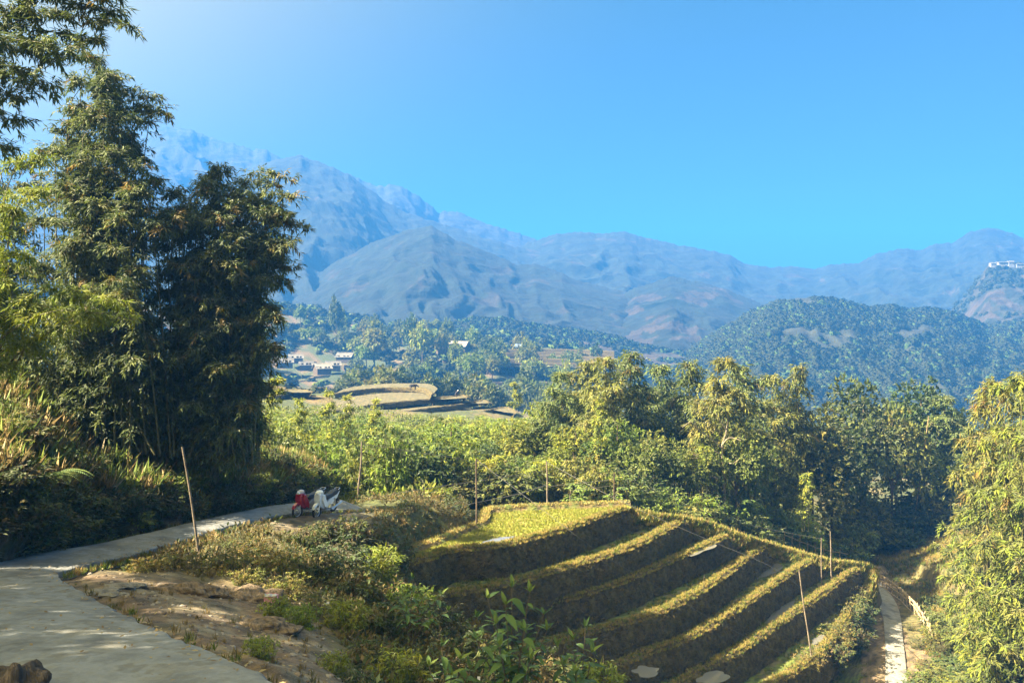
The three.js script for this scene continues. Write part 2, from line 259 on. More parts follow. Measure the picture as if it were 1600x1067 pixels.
const m8 = mountain('hill', 'brown and green ridge beyond the village', { p: [[640, 540], [700, 505], [740, 497], [790, 498], [840, 508], [880, 514], [930, 520], [960, 526], [1000, 540], [1060, 548], [1130, 575], [1200, 600]], D: 600, foot: [480, 600], colors: [forest2, [0.06, 0.048, 0.024], soil], seed: 22.4, jag: 1.5, patch: 0.22 });
const m7 = mountain('hill', 'broad green wooded hill rising behind the grove', { p: [[820, 640], [900, 612], [980, 588], [1040, 566], [1090, 538], [1140, 508], [1180, 486], [1220, 469], [1250, 465], [1290, 466], [1320, 471], [1360, 481], [1395, 478], [1420, 486], [1450, 482], [1490, 489], [1520, 500], [1545, 513], [1570, 508], [1600, 503], [1700, 480], [1900, 470]], D: 620, foot: [360, 680], colors: [[0.020, 0.026, 0.013], [0.026, 0.031, 0.015], [0.036, 0.038, 0.018]], seed: 27.5, jag: 1.5, patch: 0.04, spur: 1.3 });

// ---------- the roadside bank ----------
const bankFoot = lineOf([[-112, 916, 18.6], [-75, 908, 19.3], [-40, 900, 20.2], [0, 892, 21.2], [20, 888, 21.6], [100, 872, 24], [200, 850, 27.2], [300, 828, 30.6], [400, 806, 34.8], [470, 791, 39], [512, 782, 43]]);
const bankMid = lineOf([[-112, 910, 19], [-78, 850, 20.2], [-45, 770, 21.3], [0, 738, 22.3], [24, 742, 22.8], [100, 756, 25.2], [200, 764, 28.4], [300, 765, 31.8], [400, 758, 36], [470, 756, 40.2], [508, 766, 44]]);
const bankTop = lineOf([[-112, 905, 22], [-78, 770, 27], [-45, 620, 31.5], [0, 582, 33], [24, 592, 33.5], [100, 642, 35], [200, 682, 37], [300, 700, 39.5], [400, 716, 42], [470, 728, 44.5], [504, 752, 46.5]]);
const bankIn = lineOf([[-112, 898, 26], [-80, 760, 31], [-48, 612, 35.5], [0, 576, 37], [24, 585, 37.5], [100, 634, 39], [200, 676, 41], [300, 696, 43], [400, 713, 45.5], [470, 730, 47], [498, 756, 48.5]]);
const bankBack = lineOf([[-112, 780, 40], [-80, 720, 46], [-48, 692, 49], [0, 690, 51], [24, 690, 52], [100, 710, 53], [200, 730, 53], [300, 742, 53], [400, 758, 53], [470, 775, 53], [492, 785, 52]]);
const NB = 220, bankRows = [];
{
  const f = catU(bankFoot, NB), md = catU(bankMid, NB), t = catU(bankTop, NB), n = catU(bankIn, NB), b = catU(bankBack, NB);
  const prof = [];
  for (let i = 0; i <= 14; i++) prof.push(['face', i / 14]);
  for (let i = 1; i <= 14; i++) prof.push(['slope', i / 14]);
  for (let i = 1; i <= 14; i++) prof.push(['top', i / 14]);
  for (let i = 1; i <= 16; i++) prof.push(['back', i / 16]);
  for (const [k, s] of prof) {
    const row = [];
    for (let j = 0; j <= NB; j++) {
      let p;
      if (k === 'face') { p = f[j].clone().lerp(md[j], s); p.y = lerp(f[j].y - 0.35, md[j].y, Math.pow(s, 0.85)); const o = V(1, 0, 0.2), am = Math.sin(Math.min(1, s) * Math.PI * 0.8) * 0.4 + 0.1; p.addScaledVector(o, am * (fbm(p.z * 0.5 + 5, p.y * 0.6, 4) * 1.4) + Math.sin(s * Math.PI) * 0.2); }
      else if (k === 'slope') { p = md[j].clone().lerp(t[j], s); p.y += Math.sin(s * Math.PI) * 0.25 + fbm(p.x * 0.6, p.z * 0.6, 3) * 0.35 * Math.min(1, s * 3); }
      else if (k === 'top') { p = t[j].clone().lerp(n[j], s); p.y += fbm(p.x * 0.5, p.z * 0.5, 3) * 0.3; }
      else { p = n[j].clone().lerp(b[j], s); p.y = lerp(n[j].y, b[j].y, sstep(s, 0.1, 1)) + fbm(p.x * 0.3, p.z * 0.3, 3) * 0.4 * (1 - s); }
      row.push(p);
    }
    bankRows.push(row);
  }
  structure('bank', gridGeo(bankRows, 1, (p, i) => { const n = fbm(p.x * 0.7 + p.y, p.z * 0.7, 4), q = fbm(p.z * 2, p.y * 2, 3); let c = i <= 13 ? mix3([0.14, 0.095, 0.055], [0.075, 0.075, 0.03], sstep(n, -0.15, 0.3)) : mix3(turf, dry, sstep(n, -0.2, 0.3)); const k = 1 + q * 0.4; return c.map((v) => v * k); }), M.bank, 'steep earth bank along the road, grown over with grass', 'bank');
}
const bankAt = (u, r) => { const row = bankRows[clamp(Math.round(r), 0, bankRows.length - 1)]; return row[clamp(Math.round(u * NB), 0, NB)].clone(); };

// ---------- the concrete road ----------
{
  const right = roadR, left = roadL;
  const n = 150, a = catmull(right, n), b = catmull(left, n), rows = [];
  const prof = [[0, -0.28], [0, -0.02], [0.012, 0.012]]; for (let i = 1; i < 16; i++) prof.push([0.012 + i / 16 * 0.976, 0.012 + Math.sin(i / 16 * Math.PI) * 0.03]); prof.push([0.988, 0.012], [1, -0.02], [1, -0.28]);
  for (const [s, h] of prof) rows.push(a.map((p, j) => { const q = p.clone().lerp(b[j], s); q.y -= Math.max(0, j / n - 0.95) * 7; if (s < 0.02) q.addScaledVector(V(1, 0, 0), fbm(q.z * 1.3, q.x * 1.3, 3) * 0.16); q.y += h + fbm(q.x * 0.6, q.z * 0.6, 3) * 0.03; return q; }));
  const g = gridGeo(rows.slice().reverse(), 1), uv = g.attributes.uv, po = g.attributes.position; for (let i = 0; i < uv.count; i++) uv.setXY(i, po.getX(i), po.getZ(i));
  structure('road', g, M.concrete, 'worn grey concrete lane bending past the bank', 'road');
}
// ---------- the lower footpath ----------
{
  const n = 90, a = catmull(pathL, n), b = catmull(pathR, n), rows = [];
  for (const [s, h] of [[0, -0.4], [0, 0.04], [0.03, 0.07], [0.25, 0.085], [0.5, 0.09], [0.75, 0.085], [0.97, 0.07], [1, 0.04], [1, -0.4]]) rows.push(a.map((p, j) => { const q = p.clone().lerp(b[j], s); q.y += h + 0.1; return q; }));
  const g = gridGeo(rows, 1), uv = g.attributes.uv, po = g.attributes.position; for (let i = 0; i < uv.count; i++) uv.setXY(i, po.getX(i), po.getZ(i));
  structure('footpath', g, M.path, 'narrow pale concrete footpath below the terraces', 'footpath');
  const verge = []; for (const [s, h] of [[-1.2, -0.05], [-0.6, 0.06], [-0.05, 0.09], [1.05, 0.09], [1.5, 0.05], [1.9, 0.1], [2.6, 0.05], [3.2, -0.2]]) verge.push(a.map((p, j) => { const q = p.clone().lerp(b[j], s); q.y += h + fbm(q.x, q.z, 3) * 0.08; return q; }));
  structure('dirt_verge', gridGeo(verge, 1, (p) => { const n = fbm(p.x * 0.9, p.z * 0.9, 4); return mix3([0.30, 0.22, 0.135], [0.16, 0.125, 0.055], sstep(n, -0.05, 0.35)); }), M.ground, 'bare sandy earth on both sides of the footpath', 'ground');
}

// ---------- rice terraces ----------
const straw = [0.21, 0.17, 0.075], green = [0.15, 0.19, 0.035], brown = [0.11, 0.085, 0.04];
const terr = [];
function terrace(i, rimA, rimB, opt = {}) {
  const { drop = 1.35, n = 170, far = false, label } = opt;
  const t = group('rice_terrace', label, 'rice terrace'); t.userData.kind = 'structure';
  const A = catmull(rimA, n), B = catmull(rimB, n);
  const out = A.map((p, j) => { const d = V(0, 0, 0).subVectors(A[Math.min(j + 1, n)], A[Math.max(j - 1, 0)]); d.y = 0; d.normalize(); return V(-d.z, 0, d.x); });   // downhill
  const bund = [], pad = [];
  const sc = far ? 1 : 1;
  const wob = (p, k) => (fbm(p.x * 0.9 + k, p.z * 0.9, 3) * 0.12 + fbm(p.x * 3, p.z * 3 + k, 2) * 0.05) * (far ? 2 : 1);
  const prof = [[-0.62, -0.16], [-0.42, -0.10], [-0.26, 0.02], [-0.1, 0.05], [0.04, 0.02], [0.16, -0.10], [0.24, -0.30], [0.30, -0.5], [0.36, -0.72], [0.42, -0.95], [0.46, -1.2]];
  for (const [o, h] of prof) bund.push(A.map((p, j) => {
    const end = sstep(j / n, 0.955, 1), hh = h < -0.2 ? h / 1.2 * drop * 1.12 : h, q = p.clone().addScaledVector(out[j], o * sc);
    q.addScaledVector(out[j], wob(p, h * 5)); q.y += hh + wob(q, 3) * 0.6; if (end > 0 && !far) q.y = lerp(q.y, Math.min(q.y, p.y - drop * 0.92), end); return q; }));
  const bc = (p) => { const nn = fbm(p.x * 1.3, p.z * 1.3 + p.y, 3); return mix3(brown, [0.16, 0.13, 0.045], sstep(nn, -0.3, 0.4)); };
  mesh('riser', gridGeo(bund.slice().reverse(), 1, bc), M.riser, t);
  for (let k = 0; k <= 16; k++) { const s = k / 16; pad.push(A.map((p, j) => { const q = p.clone().addScaledVector(out[j], 0.3).lerp(B[j].clone().addScaledVector(V(-1, 0, 0), 0.2), s); q.y = lerp(B[j].y, B[j].y, s) - 0.13 + fbm(q.x * 0.8, q.z * 0.8, 3) * 0.05; return q; })); }
  mesh('paddy', gridGeo(pad.slice().reverse(), 1, (p) => { const nn = fbm(p.x * 0.6 + 9, p.z * 0.6, 4); return far ? mix3([0.12, 0.11, 0.05], [0.19, 0.155, 0.085], sstep(nn, -0.2, 0.4)) : mix3(green, [0.19, 0.165, 0.07], sstep(nn, -0.15, 0.45)); }), M.ground, t);
  terr.push({ A, B, out, bund, pad, t, far });
  return t;
}
const nth = ['first', 'second', 'third', 'fourth', 'fifth', 'sixth', 'seventh'];
for (let i = 0; i < 6; i++) terrace(i, rims[i], rims[i + 1], { label: `grass-banked rice terrace below the ${nth[i]} rim of the near hillside`, drop: rimPx[i].l - rimPx[i + 1].l });
{ // last rim falls to the footpath
  const low = rims[6].map((p, k) => { const q = pathL[Math.min(8, Math.max(0, 8 - k))]; return V(lerp(p.x, q.x, 0.97), Math.min(p.y - 0.8, q.y + 0.1), lerp(p.z, q.z, 0.97)); });
  terrace(6, rims[6], low, { label: 'lowest rice terrace edge above the footpath', drop: 1.3 });
}
{ // the top paddy
  const A = catmull(rims[0], 120), edge = catmull([L(640, 862, -9.05), L(690, 846, -9.05), L(728, 829, -9.05), L(757, 817, -9.05), L(766, 800, -9.05), L(800, 796, -9.05), L(860, 793, -9.05), L(920, 791, -9.05), L(965, 789.5, -9.05), L(985, 788, -9.05)], 120), rows = [];
  for (let k = 0; k <= 24; k++) rows.push(A.map((p, j) => { const q = p.clone().lerp(edge[j], k / 24); q.y = -9.15 + fbm(q.x * 0.8, q.z * 0.8, 3) * 0.05; return q; }));
  const t = group('rice_paddy', 'sunlit yellow green top paddy ringed by low bunds', 'paddy'); t.userData.kind = 'structure';
  mesh('paddy', gridGeo(rows, 1, (p) => mix3([0.27, 0.30, 0.045], [0.33, 0.27, 0.08], sstep(fbm(p.x * 0.7, p.z * 0.7, 4), -0.1, 0.5))), M.ground, t);
  const rim = []; for (const [o, h] of [[-0.35, -0.12], [-0.15, 0.1], [0.1, 0.2], [0.35, 0.12], [0.6, -0.4], [0.9, -1.6]]) rim.push(edge.map((p, j) => { const q = p.clone(); const dir = j < 55 ? V(-0.8, 0, -0.5) : V(0, 0, -1); q.addScaledVector(dir, o); q.y += h + fbm(q.x, q.z, 3) * 0.14; return q; }));
  mesh('bund', gridGeo(rim, 1, (p) => mix3([0.22, 0.165, 0.07], green, sstep(fbm(p.x, p.z, 3), 0, 0.4))), M.riser, t);
  terr.push({ A: edge, top: true, pad: rows });
}
// side slope of the hillside, beyond the ends of the rims
{
  const ends = rims.map((r) => r[r.length - 1]), line = [L(968, 789, -9.05), ...ends.map((e, i) => e.clone().add(V(0.7, i ? -0.25 : -0.35, -0.5)))];
  const A = catmull(line, 120), rows = [];
  for (const [o, h] of [[-1.6, -1.5], [-0.9, -0.75], [-0.3, -0.3], [0.1, -0.2], [0.6, -0.3], [1.2, -0.9], [2.5, -2.6]]) rows.push(A.map((p) => { const q = p.clone().add(V(o * 0.62, h, -o * 0.78)); q.y += fbm(q.x * 0.8, q.z * 0.8, 3) * 0.3; return q; }));
  structure('bank', gridGeo(rows, 1, (p) => mix3(straw, green, sstep(fbm(p.x * 0.8, p.z * 0.8, 3), -0.1, 0.4))), M.riser, 'grassy edge of the terraced hillside beside the grove', 'bank');
}
// far terraces with their own rims
{
  const far = [
    [-8.9, [[520, 616], [545, 611], [600, 606], [655, 606], [668, 609], [676, 616]]], [-9.7, [[470, 650], [600, 630], [660, 624], [690, 621], [722, 617], [730, 621]]], [-10.7, [[450, 668], [590, 648], [650, 640], [720, 631], [755, 625], [764, 629]]], [-11.7, [[480, 690], [640, 663], [720, 650], [790, 636], [802, 640], [806, 645]]], [-12.6, [[500, 720], [650, 690], [720, 672], [790, 656], [830, 648], [840, 652]]],
  ].map(([l, p]) => p.map(([a, b]) => L(a, b, l)));
  for (let i = 0; i < 4; i++) terrace(i, far[i], far[i + 1], { far: true, drop: 0.7, n: 70, label: `distant dry rice terrace, step ${['one', 'two', 'three', 'four'][i]} from its top` });
  const top = catmull(far[0], 40), bk = top.map((p) => V(p.x * 1.04, p.y + 0.05, p.z - 16)), rows = []; for (let k = 0; k <= 6; k++) rows.push(top.map((p, j) => p.clone().lerp(bk[j], k / 6)));
  structure('field', gridGeo(rows, 1, (p) => mix3([0.12, 0.11, 0.05], [0.18, 0.15, 0.08], sstep(fbm(p.x * 0.3, p.z * 0.3, 3), -0.2, 0.3))), M.ground, 'flat dry top of the distant terraces', 'field');
  const fl = [[-8.2, [[330, 612], [395, 603], [425, 603], [446, 606]]], [-8.9, [[330, 622], [400, 611], [465, 608], [488, 612]]], [-9.6, [[330, 634], [400, 622], [470, 616], [520, 622]]], [-10.4, [[330, 655], [400, 640], [480, 630], [560, 634]]]].map(([l, p]) => p.map(([a, b]) => L(a, b, l)));
  for (let i = 0; i < 3; i++) terrace(i, fl[i], fl[i + 1], { far: true, drop: 0.8, n: 40, label: `distant dry rice terrace right of the bamboo, ${['top', 'middle', 'low'][i]} step` });
  const gl = [[-5.6, [[-60, 590], [0, 587], [60, 586], [110, 588]]], [-6.2, [[-60, 598], [0, 595], [60, 594], [110, 596]]], [-6.9, [[-60, 607], [0, 604], [60, 603], [110, 605]]], [-7.6, [[-60, 618], [0, 614], [60, 613], [110, 616]]]].map(([l, p]) => p.map(([a, b]) => L(a, b, l)));
  for (let i = 0; i < 3; i++) terrace(i, gl[i], gl[i + 1], { far: true, drop: 0.6, n: 30, label: `distant terrace seen left of the bamboo, ${['top', 'middle', 'low'][i]} step` });
}
// standing water in the paddies
const pools = [];
function puddle(px, py, tread, rx, rz, turn, label) {
  const l = tread < 0 ? -9.08 : rimPx[tread + 1].l - 0.07, c = L(px, py, l), s = new THREE.Shape(), N = 60; for (let k = 0; k < N; k++) { const a = k / N * Math.PI * 2, r = 1 + fbm(Math.cos(a) * 0.7 + px, Math.sin(a) * 0.7 + py, 2) * 0.5, x = Math.cos(a) * rx * r, y = Math.sin(a) * rz * r; k ? s.lineTo(x, y) : s.moveTo(x, y); }
  const g = new THREE.ExtrudeGeometry(s, { depth: 0.03, bevelEnabled: false }); g.rotateX(-Math.PI / 2); g.rotateY(turn);
  const o = structure('puddle', g, M.water, label, 'water'); o.position.copy(c); o.position.y -= 0.03; pools.push({ c, rx, rz, u: V(Math.cos(turn), 0, -Math.sin(turn)) }); return o;
}
const wet = (p) => pools.some((q) => { const dx = p.x - q.c.x, dz = p.z - q.c.z, a = dx * q.u.x + dz * q.u.z, b = -dx * q.u.z + dz * q.u.x; return (a / q.rx) ** 2 + (b / q.rz) ** 2 < 1.1; });
for (const [px, py, l, rx, rz, tn, label] of [[1040, 824, 0, 1.9, 0.45, 0.95, 'narrow water film at the far end of the second terrace'], [1095, 856, 1, 2.0, 0.5, 0.95, 'pale water film at the far end of the third terrace'], [1163, 857, 2, 1.5, 0.45, 0.95, 'water film at the far end of the fourth terrace'], [1205, 890, 3, 2.0, 0.45, 0.95, 'water film at the far end of the fifth terrace'], [1222, 955, 4, 2.2, 0.4, 0.95, 'water film on the sixth terrace'], [1115, 1058, 4, 0.9, 0.5, 0.7, 'bright pool at the near end of the sixth terrace'], [1010, 1048, 3, 0.6, 0.5, 0.7, 'bright pool at the near end of the fifth terrace'], [776, 845, -1, 1.1, 0.4, 0.9, 'bright water at the corner of the top paddy'], [1280, 1000, 5, 0.8, 0.3, 0.95, 'thin water film on the lowest terrace'], [1080, 965, 3, 1.4, 0.3, 0.9, 'thin water strip on the middle of the fifth terrace']]) puddle(px, py, l, rx, rz, tn, label);
// ---------- foliage ----------
class Leaves {
  constructor() { this.p = []; this.n = []; this.c = []; this.i = []; }
  leaf(p, dir, nrm, len, wid, c, bend = 0.12) {
    const s = V(0, 0, 0).crossVectors(dir, nrm).normalize(), k = this.p.length / 3, m = 0.42 * len, b = bend * len;
    const push = (q) => { this.p.push(q[0], q[1], q[2]); this.n.push(nrm.x, nrm.y, nrm.z); this.c.push(c[0], c[1], c[2]); };
    push([p.x, p.y, p.z]);
    push([p.x + dir.x * m + s.x * wid / 2, p.y + dir.y * m + s.y * wid / 2, p.z + dir.z * m + s.z * wid / 2]);
    push([p.x + dir.x * len - nrm.x * b, p.y + dir.y * len - nrm.y * b, p.z + dir.z * len - nrm.z * b]);
    push([p.x + dir.x * m - s.x * wid / 2, p.y + dir.y * m - s.y * wid / 2, p.z + dir.z * m - s.z * wid / 2]);
    this.i.push(k, k + 1, k + 2, k, k + 2, k + 3);
  }
  fan(p, axis, n, len, wid, c, spread = 0.8, droop = 0.3, jit = 0.25) {
    for (let q = 0; q < n; q++) {
      const d = V(axis.x + rr(-1, 1) * spread, axis.y + rr(-1, 1) * spread * 0.8 - droop, axis.z + rr(-1, 1) * spread).normalize();
      const nr = V(rr(-1, 1) * 0.6, 1, rr(-1, 1) * 0.6); nr.addScaledVector(d, -nr.dot(d)).normalize();
      const k = 1 + rr(-jit, jit), o = rr(0, 0.35) * len;
      this.leaf(V(p.x + rr(-1, 1) * o, p.y + rr(-1, 1) * o, p.z + rr(-1, 1) * o), d, nr, len * rr(0.7, 1.2), wid * rr(0.8, 1.2), [c[0] * k, c[1] * k, c[2] * k * rr(0.8, 1.1)]);
    }
  }
  build() {
    const g = new THREE.BufferGeometry();
    g.setAttribute('position', new THREE.Float32BufferAttribute(this.p, 3)); g.setAttribute('normal', new THREE.Float32BufferAttribute(this.n, 3)); g.setAttribute('color', new THREE.Float32BufferAttribute(this.c, 3)); g.setIndex(this.i);
    return g;
  }
}
const leafMat = new THREE.MeshPhysicalMaterial({ vertexColors: true, roughness: 0.92, transmission: 0.42, thickness: 0, specularIntensity: 0.5, side: THREE.DoubleSide });
const grassMat = new THREE.MeshPhysicalMaterial({ vertexColors: true, roughness: 0.95, transmission: 0.35, thickness: 0, specularIntensity: 0.3, side: THREE.DoubleSide });
const barkTex = noiseTex(256, 8, 5, (v) => { const c = 0.8 + (v - 0.5) * 0.9; return [c, c * 0.96, c * 0.9]; });
const bark = new THREE.MeshStandardMaterial({ color: C(0.17, 0.135, 0.095), roughness: 0.95, map: rep(barkTex, 1), bumpMap: rep(bumpTex, 2), bumpScale: 0.03 });
const paleBark = new THREE.MeshStandardMaterial({ color: C(0.36, 0.33, 0.27), roughness: 0.9, map: rep(barkTex, 1), bumpMap: rep(bumpTex, 2), bumpScale: 0.02 });
const culmMat = new THREE.MeshStandardMaterial({ color: C(0.15, 0.15, 0.07), roughness: 0.6, map: rep(barkTex, 1) });
const stemMat = new THREE.MeshStandardMaterial({ color: C(0.13, 0.11, 0.06), roughness: 0.9 });
const strawMat = new THREE.MeshStandardMaterial({ color: C(0.32, 0.26, 0.15), roughness: 0.9, map: rep(barkTex, 1) });
const PAL = {
  bamboo: [[0.10, 0.135, 0.035], [0.08, 0.115, 0.035], [0.13, 0.16, 0.035], [0.07, 0.10, 0.034]],
  tips: [[0.22, 0.15, 0.035], [0.19, 0.155, 0.035], [0.13, 0.135, 0.03]],
  lime: [[0.28, 0.31, 0.02], [0.23, 0.28, 0.02], [0.33, 0.33, 0.03], [0.17, 0.22, 0.02]],
  olive: [[0.17, 0.19, 0.036], [0.14, 0.165, 0.032], [0.20, 0.215, 0.04], [0.11, 0.14, 0.03], [0.23, 0.215, 0.045]],
  fresh: [[0.20, 0.25, 0.022], [0.165, 0.22, 0.022], [0.25, 0.27, 0.025], [0.12, 0.17, 0.022]],
  deep: [[0.06, 0.095, 0.025], [0.08, 0.115, 0.027], [0.105, 0.135, 0.028]],
  dry: [[0.26, 0.19, 0.07], [0.20, 0.15, 0.06], [0.14, 0.13, 0.04], [0.30, 0.22, 0.09]],
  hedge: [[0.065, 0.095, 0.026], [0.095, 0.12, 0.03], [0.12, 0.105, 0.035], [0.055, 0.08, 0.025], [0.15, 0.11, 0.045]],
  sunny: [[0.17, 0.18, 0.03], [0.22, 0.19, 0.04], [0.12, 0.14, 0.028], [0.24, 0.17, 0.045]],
};
function branch(lv, p, dir, len, leaves, ll, lw, col, droop) {       // a leafy twig
  for (let k = 0; k < leaves; k += 2) { const t = Math.pow((k + R() * 2) / leaves, 0.8), q = V(p.x + dir.x * len * t, p.y + dir.y * len * t - droop * len * t * t, p.z + dir.z * len * t); lv.fan(q, V(dir.x * 0.7, dir.y * 0.3 - droop * 0.5 * t, dir.z * 0.7), 2, ll, lw, col, 0.8, 0.3); }
}
// a bamboo culm: returns its tube and hangs leafy twigs on it
function culm(lv, base, tip, o) {
  const h = tip.y - base.y, mid = base.clone().lerp(tip, 0.28); mid.y = base.y + h * 0.62; const ctr = base.clone().lerp(tip, 0.66); ctr.y = base.y + h * 1.02;
  const c = new THREE.CatmullRomCurve3([base, mid, ctr, tip], false, 'centripetal');
  for (let k = 0; k < o.twigs; k++) {
    const t = lerp(o.from, 1, Math.pow(R(), 0.85)), p = c.getPoint(t), a = R() * Math.PI * 2, len = o.reach * rr(0.5, 1.1) * (1.15 - 0.75 * t), top = t > 0.86 && R() < o.tipShare;
    branch(lv, p, V(Math.cos(a), rr(-0.6, 0.8), Math.sin(a)), len, o.leaves, o.ll, o.lw, pick(top ? PAL.tips : o.pal), o.droop ?? 0.5);
  }
  return tube([base, mid, ctr, tip], o.r, o.r * 0.25, 5, 9);
}
function bambooClump(name, label, cat, culms, o, grp) {
  const b = culms[0][0].clone(), t = group(name, label, cat, b, grp), lv = new Leaves();
  for (const [p, q] of culms) mesh('culm', culm(lv, p.clone().sub(b), q.clone().sub(b), o), o.mat ?? culmMat, t);
  const f = mesh('foliage', lv.build(), leafMat, t); f.userData.kind = 'stuff';
  return t;
}
// a broad-leaved crown made of many small leaves on lobes
function crown(lv, lobes, o) {
  const tot = lobes.reduce((s, l) => s + l[3] * l[4], 0);
  for (const [x, y, z, r, ry] of lobes) {
    const n = Math.round(o.sprays * r * ry / tot), lc = pick(o.pal);
    for (let k = 0; k < n; k++) {
      const u = V(rr(-1, 1), rr(-0.75, 1), rr(-1, 1)); if (u.lengthSq() > 1.6 || u.lengthSq() < 0.05) { k--; continue; } u.normalize();
      const q = Math.pow(R(), 0.4) * (1 + 0.18 * n3(u.x * 2 + x, u.y * 2 + y, u.z * 2 + z)), p = V(x + u.x * r * q, y + u.y * ry * q, z + u.z * r * q);
      if (n3(p.x * o.gap, p.y * o.gap, p.z * o.gap) < -0.42) continue;
      const c = R() < 0.6 ? lc : pick(o.pal);
      lv.fan(p, u, o.leaves, o.ll, o.lw, c, 0.8, o.droop ?? 0.25);
    }
  }
}
function limbs(t, lobes, H, r, mat, lean = V(0, 0, 0)) {
  const fork = V(lean.x * 0.4, H * 0.42, lean.z * 0.4);
  mesh('trunk', tube([V(0, -0.4, 0), V(rr(-0.1, 0.1), H * 0.2, rr(-0.1, 0.1)), fork, V(lean.x, H * 0.8, lean.z)], r, r * 0.3, 7, 10), mat, t);
  for (const l of lobes.slice(0, 6)) mesh('branch', tube([fork.clone().multiplyScalar(rr(0.7, 1)), V(lerp(fork.x, l[0], 0.5), lerp(fork.y, l[1], 0.4), lerp(fork.z, l[2], 0.5)), V(l[0], l[1], l[2])], r * 0.4, r * 0.1, 5, 6), mat, t);
}
function tree(name, label, cat, o, grp) {
  const t = group(name, label, cat, null, grp), lv = new Leaves(), lobes = o.lobes ?? [];
  if (!o.lobes) for (let k = 0; k < o.n; k++) { const a = k * 2.4 + R(), q = Math.sqrt((k + 0.5) / o.n), h = lerp(o.low, 1, R() * 0.3 + 0.7 * (1 - q * 0.8)); lobes.push([Math.cos(a) * q * o.w * 0.4, o.h * h - o.w * 0.2, Math.sin(a) * q * o.w * 0.4, o.w * rr(0.16, 0.26), o.w * rr(0.14, 0.24) * (o.tall ?? 1)]); }
  limbs(t, lobes, o.h, o.r ?? 0.16, o.bark ?? bark, o.lean);
  crown(lv, lobes, o);
  const g = lv.build(), f = mesh('crown', g, leafMat, t); f.userData.kind = 'stuff'; g.computeBoundingBox();
  t.userData.size = [(g.boundingBox.max.x - g.boundingBox.min.x) * 0.94, g.boundingBox.max.y * 0.97];
  return t;
}
function shrub(name, label, cat, o, grp) {                            // upright stems, each with leafy twigs
  const t = group(name, label, cat, null, grp), lv = new Leaves(), st = [];
  for (let k = 0; k < o.stems; k++) {
    const a = R() * 6.283, q = Math.sqrt(R()) * o.w * 0.5, e = V(Math.cos(a) * q, o.h * rr(0.6, 1) * (1 - 0.35 * q / o.w), Math.sin(a) * q), b = V(e.x * 0.35, -0.15, e.z * 0.35);
    st.push(tube([b, b.clone().lerp(e, 0.5).add(V(rr(-0.1, 0.1), 0.1, rr(-0.1, 0.1))), e], o.sr ?? 0.015, 0.005, 4, 4));
    const pal = pick(o.pal);
    for (let j = 0; j < o.twigs; j++) { const s = rr(0.15, 1.02), p = b.clone().lerp(e, s), az = R() * 6.283; branch(lv, p, V(Math.cos(az), rr(0, 0.7), Math.sin(az)), o.reach * rr(0.4, 1), o.leaves, o.ll, o.lw, R() < 0.55 ? pal : pick(o.pal), o.droop ?? 0.3); }
  }
  mesh('stems', mergeGeometries(st), stemMat, t).userData.kind = 'stuff';
  mesh('foliage', lv.build(), leafMat, t).userData.kind = 'stuff';
  return t;
}
const protos = [], tints = [[1, 1, 1], [0.78, 0.95, 1.05], [1.08, 1, 0.8], [0.72, 0.86, 0.9], [1.12, 1.1, 0.9], [0.9, 1.02, 0.85]].map(([r, g, b]) => { const m = leafMat.clone(); m.color.setRGB(r, g, b); return m; });
function place(proto, p, s, turn, label, grp, first) {               // the prototype itself the first time, then copies
  const o = proto.userData.placed ? copy(proto, label, grp) : proto;
  if (!proto.userData.placed) { proto.userData.placed = 1; protos.push(proto); if (label) proto.userData.label = label; if (grp) proto.userData.group = grp; }
  const tn = pick(tints); for (const c of o.children) if (c.material === leafMat || tints.includes(c.material)) c.material = tn;
  o.position.copy(p); o.scale.set(s[0] ?? s, s[1] ?? s, s[2] ?? s[0] ?? s); o.rotation.y = turn; return o;
}

